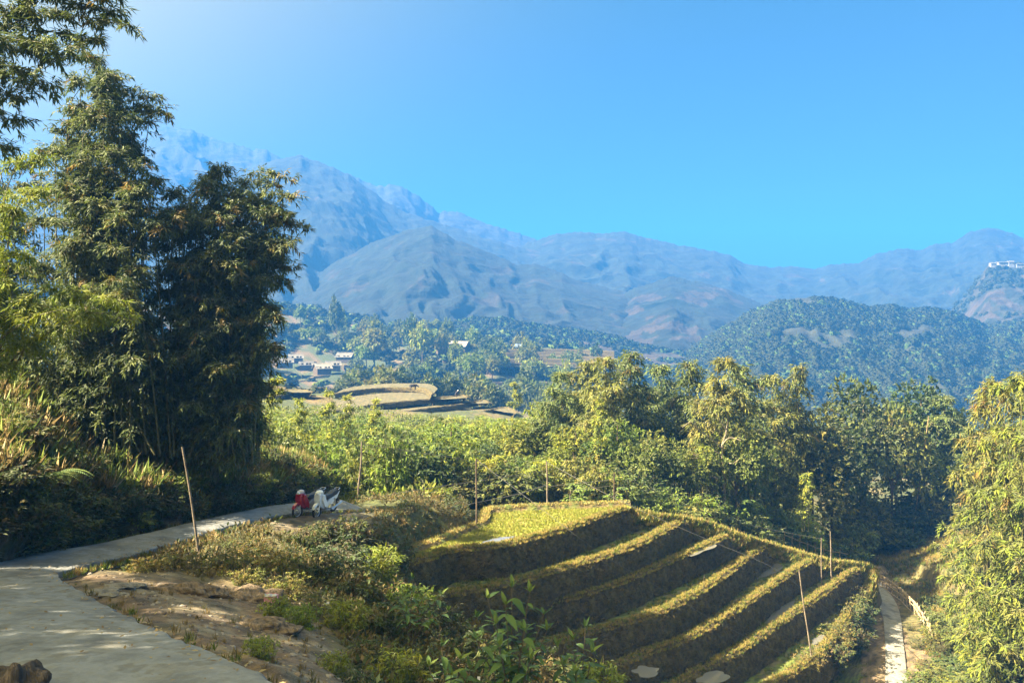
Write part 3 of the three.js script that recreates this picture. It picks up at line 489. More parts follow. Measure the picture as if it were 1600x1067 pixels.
// --- the big dark bamboo on the bank ---
srand(101);
const bankY = (px, d) => P(px, 694 + (px - 200) * 0.1, d).y;
function bigClump(label, cx, d0, tips, o) {
  const cs = [];
  for (const [ux, uy, ud] of tips) for (let c = 0; c < 3; c++) { const tx = ux + (c ? rr(-26, 26) : 0), ty = uy + (c ? rr(15, 80) : 0), td = ud + (c ? rr(-1, 1) : 0); const bp = cx + rr(-1, 1) * o.bw, bd = d0 + rr(-1, 1) * 1.6; cs.push([V((bp - CX) / F * bd, bankY(bp, bd) - 0.3, -bd), P(tx, ty, td)]); }
  return bambooClump('bamboo_clump', label, 'bamboo', cs, o);
}
const big = { twigs: 56, leaves: 16, ll: 0.26, lw: 0.054, reach: 1.0, from: 0.1, r: 0.045, pal: PAL.bamboo, tipShare: 0.3, droop: 0.4, bw: 70 };
{
  const tipsA = [[150, 92, 32], [165, 120, 32.5], [130, 130, 31.5], [185, 150, 33], [240, 152, 32], [225, 175, 33], [140, 170, 31], [170, 190, 30.5], [205, 215, 31.5], [115, 190, 33], [90, 205, 32], [70, 240, 31], [180, 240, 30], [225, 260, 30], [130, 250, 30], [250, 285, 31], [100, 290, 30], [60, 300, 33], [200, 300, 29.5], [150, 320, 29.5], [85, 350, 30], [235, 330, 30], [120, 380, 29.5], [180, 390, 29.3], [65, 400, 31], [215, 420, 29.3], [145, 450, 29.2], [95, 470, 30], [60, 520, 31], [110, 540, 30], [170, 550, 30], [220, 520, 30], [80, 590, 31], [140, 600, 30.5], [200, 600, 30.5]];
  bigClump('tallest dark bamboo clump on the bank, orange tips against sky', 175, 32, tipsA, { ...big, bw: 95 });
  const tipsB = [[345, 268, 33], [330, 285, 33.5], [370, 300, 32.5], [310, 300, 34], [455, 278, 33], [440, 290, 33.5], [470, 310, 32.5], [400, 320, 33], [425, 340, 32], [470, 372, 32], [300, 340, 31], [350, 345, 31], [385, 370, 31], [440, 390, 32], [280, 370, 32], [330, 400, 30.5], [430, 430, 32], [375, 430, 30.5], [290, 440, 31], [425, 480, 31.5], [345, 480, 30.5], [400, 500, 31], [260, 490, 31], [310, 520, 30.5], [410, 550, 31.5], [380, 560, 31], [280, 560, 31], [395, 600, 31.5], [265, 305, 33], [285, 340, 33], [255, 370, 32.5], [270, 420, 32], [245, 430, 33], [300, 410, 33], [275, 480, 32], [250, 540, 32], [235, 580, 32], [300, 610, 32], [345, 600, 32], [420, 520, 32.5], [405, 640, 32.5], [370, 640, 32], [455, 345, 33], [440, 330, 32.5]];
  bigClump('dark bamboo clump with arching right side over the shrubs', 330, 33, tipsB, { ...big, bw: 75 });
  const tipsC = [[45, 260, 35], [10, 300, 36], [-30, 250, 36], [-60, 330, 34], [30, 360, 35], [-20, 400, 34], [50, 420, 34], [10, 460, 34], [-60, 200, 36], [-100, 260, 35]];
  bigClump('dark bamboo clump at the left edge of the picture', 0, 35, tipsC, { ...big, bw: 90 });
}
// --- sunlit bamboo close by at the left edge, and the branch overhead ---
{
  const cs = (list, b) => list.map(([tx, ty, td]) => { const [bp, by, bd] = b; return [P(bp + rr(-60, 60), by, bd + rr(-0.5, 0.5)), P(tx, ty, td)]; });
  srand(55);
  bambooClump('bamboo_clump', 'sunlit yellow green bamboo at the left edge above the bank', 'bamboo', cs([[215, 500, 20], [190, 470, 20.5], [160, 490, 19.8], [120, 455, 20.5], [80, 480, 21], [70, 300, 21], [30, 330, 21.5], [40, 400, 20.5], [10, 440, 21], [-20, 350, 20], [60, 540, 21.5], [25, 500, 21], [75, 250, 22], [15, 570, 21.5]], [-35, 640, 22]), { twigs: 48, leaves: 16, ll: 0.2, lw: 0.036, reach: 0.8, from: 0.35, r: 0.028, pal: [...PAL.fresh, PAL.lime[1]], tipShare: 0, droop: 0.4 });
  bambooClump('bamboo_clump', 'shaded bamboo branches hanging into the upper left corner', 'bamboo', cs([[205, 40, 17], [200, 20, 17.5], [150, 60, 17], [130, 75, 16.5], [185, -10, 17], [80, 130, 17], [60, 110, 16.5], [100, 90, 17.5], [30, 150, 17], [10, 60, 16.5], [60, 20, 17], [110, -20, 17], [-10, 170, 17], [40, 190, 17.5], [20, 230, 17.8], [150, -60, 17], [70, -40, 17.5]], [-420, 930, 18]), { twigs: 70, leaves: 20, ll: 0.2, lw: 0.034, reach: 0.75, from: 0.45, r: 0.03, pal: PAL.bamboo, tipShare: 0.05, droop: 0.35 });
}
// --- bamboo beyond the left edge, whose shade lies on the bank, the road and the near slope ---
{
  srand(77);
  const clump = (x, d, h, w, n) => { const cs = [], y = -5; for (let k = 0; k < n; k++) { const a = R() * 6.28, q = Math.sqrt(R()); cs.push([V(x + Math.cos(a) * q * w * 0.3, y - 1, -d + Math.sin(a) * q * w * 0.3), V(x + Math.cos(a) * q * w, y + h * rr(0.55, 1), -d + Math.sin(a) * q * w)]); } return cs; };
  const shadeOpt = { twigs: 30, leaves: 14, ll: 0.42, lw: 0.09, reach: 1.3, from: 0.2, r: 0.05, pal: PAL.bamboo, tipShare: 0.2, droop: 0.5 };
  bambooClump('bamboo_clump', 'bamboo clump out of frame left that shades the dark clumps', 'bamboo', clump(-27, 30.5, 15, 2.6, 20), shadeOpt, 'bamboo beyond the left edge');
  const laneOpt = { ...shadeOpt, twigs: 36, from: 0.12, leaves: 16 };
  bambooClump('bamboo_clump', 'bamboo clump out of frame left that shades the near lane', 'bamboo', clump(-19.5, 11.4, 17, 3, 30), laneOpt, 'bamboo beyond the left edge');
  bambooClump('bamboo_clump', 'bamboo clump out of frame left nearest the road bend', 'bamboo', clump(-20.5, 14.4, 16, 2.4, 26), laneOpt, 'bamboo beyond the left edge');
  bambooClump('bamboo_clump', 'bamboo clump left of the viewer beside the lane', 'bamboo', clump(-19, 7.8, 17, 3, 30), laneOpt, 'bamboo beyond the left edge');
  bambooClump('bamboo_clump', 'tall bamboo clump out of frame left, leafy only at its top', 'bamboo', clump(-25, 17, 18, 3, 18), { ...shadeOpt, from: 0.74 }, 'bamboo beyond the left edge');
}
// ---------- the grove ----------
srand(202);
const protoB = [], protoT = [], protoS = [];
const bambooOpt = { twigs: 38, leaves: 15, ll: 0.36, lw: 0.085, reach: 1.55, from: 0.14, r: 0.06, pal: PAL.olive, tipShare: 0.12, droop: 0.6 };
function bambooProto(pal, n, h, w, extra = {}) {
  const cs = []; for (let k = 0; k < n; k++) { const a = k * 2.4 + R(), q = Math.sqrt((k + 0.3) / n); cs.push([V(Math.cos(a) * q * w * 0.25, -0.5, Math.sin(a) * q * w * 0.25), V(Math.cos(a) * q * w, h * (1 - q * q * 0.45) * rr(0.85, 1), Math.sin(a) * q * w)]); }
  const g = bambooClump('bamboo_clump', '', 'bamboo', [[V(0, -0.5, 0), V(0.3, h, 0.2)], ...cs], { ...bambooOpt, pal, ...extra }); return g;
}
protoB.push(bambooProto(PAL.olive, 15, 10, 2.4), bambooProto(PAL.olive, 13, 10, 2.0, { tipShare: 0.4 }));
const treeOpt = { n: 11, h: 10, w: 7.5, low: 0.5, sprays: 1500, leaves: 6, ll: 0.34, lw: 0.17, gap: 0.5, pal: PAL.olive };
protoT.push(tree('broadleaf_tree', '', 'tree', { ...treeOpt }), tree('broadleaf_tree', '', 'tree', { ...treeOpt, pal: PAL.fresh, droop: 0.6, n: 9 }), tree('broadleaf_tree', '', 'tree', { ...treeOpt, pal: PAL.deep, sprays: 1800, n: 14 }), tree('broadleaf_tree', '', 'tree', { ...treeOpt, w: 6, tall: 1.7, low: 0.15, n: 16, sprays: 2200, pal: PAL.olive, ll: 0.28, lw: 0.12 }));
const grove = [
  // px, top py, d, width m, kind, label
  [872, 585, 63, 4.2, 'b0', 'olive bamboo plume at the left end of the grove'], [912, 566, 66, 4.8, 'b1', 'tall olive bamboo leaning over the vine covered trees'], [948, 562, 61, 4.6, 'b0', 'olive bamboo just left of the grove\'s highest tip'], [985, 553, 63, 5.2, 'b1', 'highest olive bamboo above the flooded second terrace'],
  [1035, 574, 68, 5, 'b0', 'olive bamboo behind the bare branched tree'], [1078, 568, 64, 5, 'b1', 'bamboo plume with brownish tip above the bare branches'], [1128, 564, 60, 5.4, 'b0', 'broad olive bamboo right of the bare branches'], [1165, 574, 66, 5, 'b1', 'olive bamboo between two brown tipped plumes'], [1210, 590, 68, 4.4, 'b0', 'slim olive bamboo behind the conical tree'], [1243, 574, 72, 3.6, 'b1', 'thin brown tipped bamboo rising behind the conical tree'],
  [1268, 612, 57, 8, 't3', 'dense conical tree standing tallest over the terrace edge'], [1350, 588, 80, 8.5, 't2', 'round dark green tree with smooth dome, the wider of two'], [1440, 590, 84, 8, 't2', 'round dark green tree right of the wider domed one'], [1395, 640, 66, 6, 't0', 'olive leaved tree below the two domed trees'],
  [1480, 622, 58, 4.5, 'b0', 'olive bamboo right of the domed trees'], [1545, 598, 52, 5, 'b1', 'brown tipped bamboo near the right edge above the clearing'], [1592, 588, 50, 4.6, 'b1', 'tall brown tipped bamboo at the right edge'], [1440, 690, 60, 5.5, 't1', 'bright leafed tree behind the leaning pole'], [1340, 735, 58, 6, 't3', 'shaggy olive tree at the back of the clearing'], [1400, 770, 61, 5.5, 't2', 'dark tree in shade behind the clearing'], [1470, 760, 58, 6, 't2', 'dark shaded tree left of the right edge bamboo'],
  [850, 628, 64, 5, 't1', 'bright vine covered tree with rounded top'], [705, 664, 60, 6.6, 't1', 'bright flat topped tree standing alone over the shrubs'], [800, 655, 62, 5, 't1', 'bright leafy tree between the flat topped and vine covered ones'], [900, 668, 58, 4.6, 't1', 'bright green tree below the left bamboo plumes'], [965, 655, 57, 5, 't1', 'bright tree above the top paddy\'s far corner'], [760, 690, 57, 4.2, 't2', 'dark tree under the bright flat topped one'],
  [1012, 672, 55.5, 5.4, 't0', 'pale leaved tree with bare trunk at the paddy corner'], [1085, 690, 57, 5, 't0', 'olive tree below the bare branches'], [1150, 660, 58, 5.5, 't0', 'olive tree with hanging leaves left of the conical one'], [1205, 690, 58, 5, 't3', 'narrow olive tree beside the conical one'], [1040, 650, 62, 5, 't2', 'dark leaved tree in the middle of the grove'], [1110, 640, 66, 6, 't2', 'dark tree half hidden behind the bare branches'], [930, 610, 70, 5, 't2', 'dark tree between the left bamboo plumes'], [1300, 660, 66, 6, 't2', 'dark green tree behind the conical one'],
];
const groveEdge = (px) => 46.6 + (px - 987) * 0.0345;
for (let [px, top, d, w, kind, label] of grove) {
  d = px < 1500 ? Math.max(d, groveEdge(px) + (kind[0] === 'b' ? 5.5 : 4), px > 1180 ? 70 + (px - 1180) * 0.035 : 0) : d;
  const b = at(px, d), h = P(px, top, d).y - b.y, pr = kind[0] === 'b' ? protoB[+kind[1]] : protoT[+kind[1]], sz = pr.userData.size; w *= d / 62;
  place(pr, b, kind[0] === 'b' ? [w / 4.4, h / 10.6, w / 4.4] : [w / sz[0], h / sz[1], w / sz[0]], R() * 6.28, label, 'trees of the grove');
}
// low bright bamboo and bushes at the foot of the grove and over the flat behind the road
const shrubOpt = { stems: 26, h: 3, w: 3, twigs: 9, leaves: 11, ll: 0.26, lw: 0.085, reach: 0.7, pal: PAL.fresh, droop: 0.35, sr: 0.02 };
protoS.push(shrub('shrub', '', 'shrub', shrubOpt), shrub('shrub', '', 'shrub', { ...shrubOpt, pal: PAL.lime, w: 2.4, lw: 0.06 }), shrub('shrub', '', 'shrub', { ...shrubOpt, pal: PAL.olive, lw: 0.1 }), shrub('shrub', '', 'shrub', { ...shrubOpt, pal: PAL.deep, lw: 0.13 }));
srand(303);
const inTerrace = (px, d) => px > 700 && d < 52 + Math.max(0, px - 1000) * 0.032;
{
  const look = ['fresh green leafy', 'lime green fine leaved', 'olive leafy', 'dark green broad leaved'];
  const near = (px, a) => { for (const [x, s] of a) if (px < x) return s; return a[a.length - 1][1]; };
  const sectors = [[430, 'right below the dark bamboo clump'], [480, 'straight behind the motorbikes'], [530, 'between the motorbikes and the pale pole'], [570, 'around the pale pole'], [620, 'between the pale pole and the slanting post'], [680, 'below the distant buffalo'], [740, 'left of the dark pole'], [800, 'right of the dark pole'], [900, 'left of the vine covered tree']];
  const feet = [[760, 'behind the dark pole'], [840, 'left of the brown pole'], [900, 'behind the brown pole'], [970, 'behind the dark corner pole'], [1030, 'around the pale trunk'], [1100, 'beyond the second terrace end'], [1160, 'beyond the third terrace end'], [1220, 'beyond the fourth terrace end'], [1280, 'beyond the fifth terrace end'], [1400, 'behind the two upright poles']];
  const deep = (d) => d < 56 ? 'front row' : d < 70 ? 'second row' : d < 88 ? 'middle rows' : 'farthest rows';
  for (let k = 0; k < 150; k++) {
    const d = lerp(47, 112, Math.pow(R(), 1.35)), px = rr(375, d > 75 ? 880 : 760); if (inTerrace(px, d)) continue;
    const b = at(px, d), limit = P(px, 640 + rr(0, 25) - (px < 480 ? 6 : 0), d).y - b.y, h = clamp(rr(2.6, 6.2), 1, limit);
    if (h < 1.1) continue;
    const q = R() < 0.42 ? 1 : R() < 0.6 ? 0 : R() < 0.6 ? 2 : 3; place(protoS[q], b, [rr(0.9, 1.35), h / 3, rr(0.9, 1.35)], R() * 6.28, `${look[q]} shrub ${near(px, sectors)}, ${deep(d)}`, 'shrubs of the thicket');
  }
  for (let k = 0; k < 90; k++) {
    const px = rr(690, 1340), f = px > 1180 ? rr(9, 15) : rr(2.2, 9), d = Math.max(49, groveEdge(px)) + f, b = at(px, d), h = rr(2.0, 4.2), q = R() < 0.35 ? 2 : R() < 0.5 ? 1 : R() < 0.5 ? 0 : 3;
    place(protoS[q], b, [rr(0.9, 1.4), h / 3, rr(0.9, 1.4)], R() * 6.28, `${h < 3 ? 'low' : 'tall'} ${look[q]} shrub ${near(px, feet)}, ${f < 4.5 || (px > 1180 && f < 11) ? 'at the grove edge' : 'inside the grove'}`, 'shrubs at the foot of the grove');
  }
  for (let k = 0; k < 40; k++) { const px = rr(1330, 1620), d = rr(75, 84), b = at(px, d), q = R() < 0.5 ? 3 : 2; place(protoS[q], b, [rr(1, 1.6), rr(0.8, 1.5), rr(1, 1.6)], R() * 6.28, `${look[q]} shrub at the back of the clearing, ${near(px, [[1390, 'above the footpath bend'], [1450, 'below the domed trees'], [1510, 'below the leaning bamboo pole'], [1640, 'by the right edge bamboo']])}`, 'shrubs behind the clearing'); }
}
// slender bright shoots that stick out of the thicket
srand(404);
for (const [bx_, by_, tx, ty, d, label] of [[405, 760, 440, 596, 50, 'slender leaning bright bamboo shoot right of the dark clump'], [465, 745, 470, 628, 58, 'short bright bamboo shoot in the thicket'], [515, 740, 512, 615, 60, 'bright bamboo shoot in front of the distant terraces'], [582, 735, 588, 628, 62, 'bright bamboo shoot at the middle of the thicket'], [545, 735, 541, 622, 60, 'thin bright bamboo shoot left of the middle one'], [935, 760, 938, 628, 56, 'bright bamboo shoot before the olive grove'], [1258, 830, 1262, 742, 57, 'bright slender shoot below the conical tree'], [812, 640, 800, 600, 120, 'young bright bamboo by the far terrace edge'], [1100, 780, 1103, 700, 56, 'bright shoot below the bare branches']]) {
  const b = P(bx_, by_, d), cs = [[b, P(tx, ty, d)], [b.clone().add(V(0.2, 0, 0.1)), P(tx + 4, ty + 18, d)], [b.clone().add(V(-0.2, 0, 0.1)), P(tx - 5, ty + 30, d)]];
  bambooClump('bamboo_shoot', label, 'bamboo', cs, { twigs: 34, leaves: 12, ll: d > 100 ? 0.5 : 0.26, lw: d > 100 ? 0.14 : 0.07, reach: 0.55, from: 0.2, r: 0.03, pal: PAL.lime, tipShare: 0, droop: 0.1 }, 'bright bamboo shoots');
}
// the bare pale tree in the grove
{
  const b = at(1130, 57.5), t = group('bare_tree', 'pale tree with bare crooked branches inside the grove', 'tree', b), q = (px, py, dd = 57) => P(px, py, dd).sub(b);
  mesh('trunk', tube([V(0, -0.4, 0), q(1132, 740), q(1128, 700), q(1136, 672), q(1138, 640)], 0.13, 0.04, 6, 12), paleBark, t);
  for (const a of [[[1128, 700], [1108, 682], [1092, 672], [1085, 655]], [[1130, 712], [1112, 704], [1085, 712]], [[1128, 696], [1140, 684], [1158, 688]], [[1132, 735], [1118, 718], [1080, 716]], [[1136, 672], [1122, 652], [1118, 638]], [[1131, 722], [1145, 724], [1160, 714]], [[1092, 672], [1080, 660], [1066, 668]], [[1132, 750], [1100, 742], [1070, 738]]]) mesh('branch', tube(a.map(([x, y], i) => q(x, y, 57 - i * 0.4)), 0.05, 0.015, 5, 8), paleBark, t);
  const lv = new Leaves(); for (const [x, y] of [[1138, 640], [1118, 640], [1085, 656], [1158, 688], [1160, 714], [1100, 678]]) for (let k = 0; k < 8; k++) lv.fan(q(x + rr(-8, 8), y + rr(-6, 10), 57), V(0, -0.2, 0), 6, 0.4, 0.16, pick(PAL.olive), 0.8, 0.5);
  mesh('foliage', lv.build(), leafMat, t).userData.kind = 'stuff';
}
// right edge: nearer drooping bamboo
srand(505);
{
  const cs = (list, bp, by, bd) => list.map(([tx, ty, td]) => [P(bp + rr(-25, 25), by, bd + rr(-0.8, 0.8)), P(tx, ty, td)]);
  const o = { twigs: 40, leaves: 18, ll: 0.34, lw: 0.07, reach: 1.2, from: 0.12, r: 0.05, pal: [...PAL.olive, ...PAL.fresh], tipShare: 0.15, droop: 0.85 };
  bambooClump('bamboo_clump', 'large drooping sunlit bamboo filling the right edge', 'bamboo', cs([[1560, 610, 44], [1590, 600, 43], [1615, 590, 43], [1640, 620, 42], [1535, 690, 44], [1570, 680, 42], [1600, 690, 41], [1630, 700, 41], [1510, 770, 44], [1545, 770, 42], [1580, 780, 41], [1610, 790, 40], [1500, 850, 44], [1535, 850, 42], [1570, 860, 41], [1600, 880, 40], [1525, 930, 42], [1560, 930, 41], [1590, 960, 40], [1500, 800, 45], [1650, 800, 40], [1640, 900, 40], [1620, 980, 40], [1540, 720, 44]], 1600, 1085, 43), o);
  bambooClump('bamboo_clump', 'lower leafy bamboo leaning over the slope below the right edge', 'bamboo', cs([[1495, 870, 47], [1480, 900, 46], [1505, 930, 45], [1530, 960, 44], [1480, 930, 47], [1515, 990, 43], [1550, 1000, 42], [1580, 1020, 41], [1545, 1040, 41], [1460, 850, 50], [1475, 820, 51]], 1545, 1085, 44), { ...o, twigs: 30 });
}
// undergrowth on the right slope
for (let k = 0; k < 34; k++) { const px = rr(1425, 1600), d = rr(43, 60); if (px < 1470 && R() < 0.5) continue; const b = at(px, d); place(protoS[R() < 0.45 ? 2 : R() < 0.6 ? 3 : 1], b, [rr(0.5, 0.9), rr(0.3, 0.6), rr(0.5, 0.9)], R() * 6.28, 'low bush on the slope right of the bamboo fence', 'bushes right of the fence'); }
// ---------- grass, ground cover and bushes near by ----------
srand(606);
const blades = (n, len, wid, spread, up = 1) => { const lv = new Leaves(); for (let k = 0; k < n; k++) { const a = R() * 6.283, d = V(Math.cos(a) * spread, up, Math.sin(a) * spread).normalize(), nr = V(Math.cos(a), 0, Math.sin(a)); nr.addScaledVector(d, -nr.dot(d)).normalize(); const w = rr(0.75, 1.2); lv.leaf(V(rr(-1, 1) * len * 0.25, -0.02, rr(-1, 1) * len * 0.25), d, nr, len * rr(0.6, 1.15), wid, [w, w, w * rr(0.8, 1.1)], rr(-0.25, 0.3)); } return lv.build(); };
const sprayGeo = (n, len, wid, r) => { const lv = new Leaves(); for (let k = 0; k < n; k++) { const u = V(rr(-1, 1), rr(0.1, 1), rr(-1, 1)).normalize(), w = rr(0.7, 1.25); lv.fan(u.clone().multiplyScalar(r * rr(0.3, 1)), u, 1, len, wid, [w, w, w], 0.6, 0.2); } return lv.build(); };
const tuftG = blades(11, 0.27, 0.03, 0.5), shortG = blades(10, 0.16, 0.024, 0.7), tallG = blades(12, 0.75, 0.035, 0.45), sprayG = sprayGeo(12, 0.15, 0.062, 0.26), fineG = sprayGeo(16, 0.085, 0.04, 0.2), dropG = blades(9, 0.3, 0.032, 0.9, -0.35);
function scatter(name, label, category, g, mat, list) {               // list of [position, scale, colour, scaleY]
  const o = new THREE.InstancedMesh(g, mat, list.length), m = new THREE.Matrix4(), q = new THREE.Quaternion(), e = new THREE.Euler();
  list.forEach(([p, s, c, sy], i) => { e.set(rr(-0.25, 0.25), R() * 6.283, rr(-0.25, 0.25)); m.compose(p, q.setFromEuler(e), V(s, s * (sy ?? 1), s)); o.setMatrixAt(i, m); o.setColorAt(i, C(c[0], c[1], c[2])); });
  o.name = numbered(name); o.castShadow = o.receiveShadow = true; scene.add(o); tag(o, label, category, null, 'stuff'); return o;
}
const gold = [[0.40, 0.33, 0.09], [0.33, 0.30, 0.075], [0.43, 0.33, 0.11], [0.25, 0.26, 0.06], [0.35, 0.25, 0.10]], lush = [[0.13, 0.18, 0.03], [0.17, 0.21, 0.035], [0.10, 0.145, 0.03]], dull = [[0.115, 0.10, 0.04], [0.15, 0.12, 0.045], [0.09, 0.095, 0.034], [0.19, 0.14, 0.06]], ripe = [[0.30, 0.32, 0.05], [0.25, 0.29, 0.04], [0.34, 0.31, 0.07]];
{
  const rimL = [], wallL = [], padL = [];
  for (const T of terr) {
    if (T.far || T.top) continue;
    const n = T.A.length - 1;
    for (let k = 0; k < 1900; k++) { const j = Math.floor(Math.pow(R(), 0.9) * n), o = rr(-0.42, 0.14), b = T.bund[clamp(Math.round((o + 0.62) / 0.86 * 6), 0, 6)][j].clone(); b.x += rr(-0.08, 0.08); b.z += rr(-0.08, 0.08); rimL.push([b, rr(0.3, 0.68), R() < 0.8 ? pick(gold) : pick(lush)]); }
    for (let k = 0; k < 1700; k++) { const j = Math.floor(R() * n), i = Math.floor(rr(4, 10.9)); const b = T.bund[i][j].clone().lerp(T.bund[Math.min(10, i + 1)][j], R()); wallL.push([b, rr(0.4, 0.85), pick(dull)]); }
    for (let k = 0; k < 1300; k++) { const j = Math.floor(R() * n), i = Math.floor(rr(0, 16.9)); const b = T.pad[i][j].clone().lerp(T.pad[Math.min(16, i + 1)][j], R()); if ((wet(b) && R() < 0.75) || fbm(b.x * 0.5 + 9, b.z * 0.5, 2) < -0.12) continue; padL.push([b, rr(0.5, 1.1), R() < 0.75 ? pick(lush) : pick(gold)]); }
  }
  scatter('rim_grass', 'golden dry grass along the terrace rims', 'grass', tuftG, grassMat, rimL);
  scatter('wall_grass', 'dull hanging grass on the terrace walls', 'grass', dropG, grassMat, wallL);
  scatter('paddy_grass', 'short green regrowth on the terrace floors', 'grass', shortG, grassMat, padL);
  const topL = [], T = terr.find((t) => t.top);
  for (let k = 0; k < 9000; k++) { const i = Math.floor(rr(0.5, 23.9)), j = Math.floor(R() * 119), b = T.pad[i][j].clone().lerp(T.pad[i][j + 1], R()).lerp(T.pad[Math.min(24, i + 1)][j], R()); if (wet(b)) continue; topL.push([b, rr(0.5, 1), pick(ripe)]); }
  for (let k = 0; k < 1600; k++) { const j = Math.floor(R() * 119), b = T.A[j].clone().lerp(T.A[j + 1], R()); b.x += rr(-0.3, 0.1); b.z += rr(-0.45, 0.15); b.y += 0.1; topL.push([b, rr(0.6, 1.3), pick(gold)]); }
  scatter('paddy_grass', 'bright stubble covering the sunlit top paddy', 'grass', shortG, grassMat, topL);
  const edge = []; const ends = rims.map((r) => r[r.length - 1]); const A = catmull([L(968, 789, -9.05), ...ends.map((e, i) => e.clone().add(V(0.7, i ? -0.25 : -0.35, -0.5)))], 200);
  for (let k = 0; k < 4200; k++) { const p = A[Math.floor(R() * 200)].clone(), o = rr(-1.2, 1.3); p.add(V(o * 0.62 + rr(-0.2, 0.2), -0.2 - Math.abs(o) * 0.3, -o * 0.78)); edge.push([p, rr(0.7, 1.5), R() < 0.65 ? pick(gold) : pick(lush)]); }
  scatter('hillside_grass', 'sunlit grass along the outer edge of the terraces', 'grass', tuftG, grassMat, edge);
}
{ // clearing and right slope
  const l = [], s = [];
  for (let k = 0; k < 9000; k++) { const px = rr(1350, 1640), d = rr(43, 76), p = at(px, d); if (lanes.some((q) => Math.hypot(p.x - q.x, p.z - q.z) < q.r - 1.7)) continue; const n = fbm(p.x * 0.25, p.z * 0.25, 3); l.push([p, rr(0.6, 1.4), n > 0.05 ? pick(gold) : R() < 0.5 ? pick(lush) : pick(PAL.dry)]); }
  scatter('meadow_grass', 'dry yellow grass of the clearing beyond the fence', 'grass', tuftG, grassMat, l);
  for (let k = 0; k < 1500; k++) { const px = rr(1440, 1620), d = rr(42, 64), p = at(px, d); if (fbm(p.x * 0.3 + 4, p.z * 0.3, 2) < -0.05) continue; s.push([p, rr(0.8, 2), pick(R() < 0.5 ? PAL.deep : PAL.olive)]); }
  scatter('undergrowth', 'leafy undergrowth on the slope right of the fence', 'undergrowth', sprayG, leafMat, s);
}
{ // slope under the road, verge tufts, bank
  const cov = [], gr = [], lit = [], fine = [];
  for (let k = 0; k < 12000; k++) {
    const d = rr(12, 46), px = rr(200, d > 40 ? 760 : 1000), p = at(px, d); if (d > 40 && px < 540) continue; if (Math.hypot(p.x + 7.9, p.z + 34.1) < 1.7) continue; if (lanes.some((q) => Math.hypot(p.x - q.x, p.z - q.z) < q.r - 0.2)) continue;
    const z = dirtZone(p.x, p.z) + fbm(p.x * 0.6, p.z * 0.6, 3) * 0.6; if (z > 0.35) { if (R() < 0.06) gr.push([p, rr(0.3, 0.7), pick(PAL.dry)]); continue; }
    const n = fbm(p.x * 0.4 + 3, p.z * 0.4, 3);
    if (R() < 0.45) gr.push([p, rr(0.6, 1.3), n > 0.1 ? pick(PAL.dry) : pick(dull)]); else if (R() < 0.5) cov.push([p, rr(0.6, 1.4), n > 0.15 ? pick(PAL.dry) : pick(PAL.hedge)]); else fine.push([p, rr(0.8, 1.6), n > 0.1 ? pick(PAL.sunny) : pick(PAL.hedge)]);
  }
  scatter('slope_weeds', 'leafy weeds on the shaded slope below the road', 'weeds', sprayG, leafMat, cov);
  scatter('slope_weeds', 'fine leaved weeds on the slope below the road', 'weeds', fineG, leafMat, fine);
  scatter('slope_grass', 'rough grass on the slope below the road', 'grass', tuftG, grassMat, gr);
  const bf = [], bt = [], bg = [];
  for (let k = 0; k < 17000; k++) {
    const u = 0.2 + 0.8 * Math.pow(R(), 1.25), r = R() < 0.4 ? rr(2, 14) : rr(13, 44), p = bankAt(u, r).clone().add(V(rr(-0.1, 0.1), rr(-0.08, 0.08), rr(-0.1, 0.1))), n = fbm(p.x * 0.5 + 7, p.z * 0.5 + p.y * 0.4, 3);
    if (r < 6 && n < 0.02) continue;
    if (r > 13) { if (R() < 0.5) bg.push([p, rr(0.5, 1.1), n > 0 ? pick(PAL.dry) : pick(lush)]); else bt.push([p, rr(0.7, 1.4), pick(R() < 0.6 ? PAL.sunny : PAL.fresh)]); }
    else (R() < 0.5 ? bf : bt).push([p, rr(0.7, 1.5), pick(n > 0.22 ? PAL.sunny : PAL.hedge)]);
  }
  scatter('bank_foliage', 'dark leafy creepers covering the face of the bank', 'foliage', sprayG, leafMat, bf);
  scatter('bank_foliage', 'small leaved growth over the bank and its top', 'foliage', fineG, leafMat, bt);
  scatter('bank_grass', 'tall grass along the top of the bank', 'grass', tallG, grassMat, bg);
  const vg = []; for (let k = 0; k < 900; k++) { const i = Math.floor(R() * 16), p = (R() < 0.5 ? roadL : roadR)[i].clone().lerp((R() < 0.5 ? roadL : roadR)[i + 1], 0); const a = R() < 0.62 ? roadR : roadL, t = R(), q = a[i].clone().lerp(a[i + 1], t); if (a === roadR && i < 7 && R() < 0.8) continue; q.x += (a === roadR ? 1 : -1) * rr(0.05, 0.5); q.y -= 0.1; vg.push([q, rr(0.3, 0.8), R() < 0.5 ? pick(PAL.dry) : pick(lush)]); }
  scatter('verge_grass', 'sparse grass tufts along the concrete road edge', 'grass', tuftG, grassMat, vg);
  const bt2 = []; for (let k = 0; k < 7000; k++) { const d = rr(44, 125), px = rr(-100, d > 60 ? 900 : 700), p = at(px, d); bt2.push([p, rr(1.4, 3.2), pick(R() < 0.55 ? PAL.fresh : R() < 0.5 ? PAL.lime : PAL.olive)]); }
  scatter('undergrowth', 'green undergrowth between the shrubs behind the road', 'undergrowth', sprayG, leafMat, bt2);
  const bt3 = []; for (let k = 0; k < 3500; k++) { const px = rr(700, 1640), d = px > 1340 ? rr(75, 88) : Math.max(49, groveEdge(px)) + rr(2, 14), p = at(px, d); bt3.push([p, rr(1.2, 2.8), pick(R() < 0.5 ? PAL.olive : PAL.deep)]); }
  scatter('undergrowth', 'shaded undergrowth at the foot of the grove', 'undergrowth', sprayG, leafMat, bt3);
}
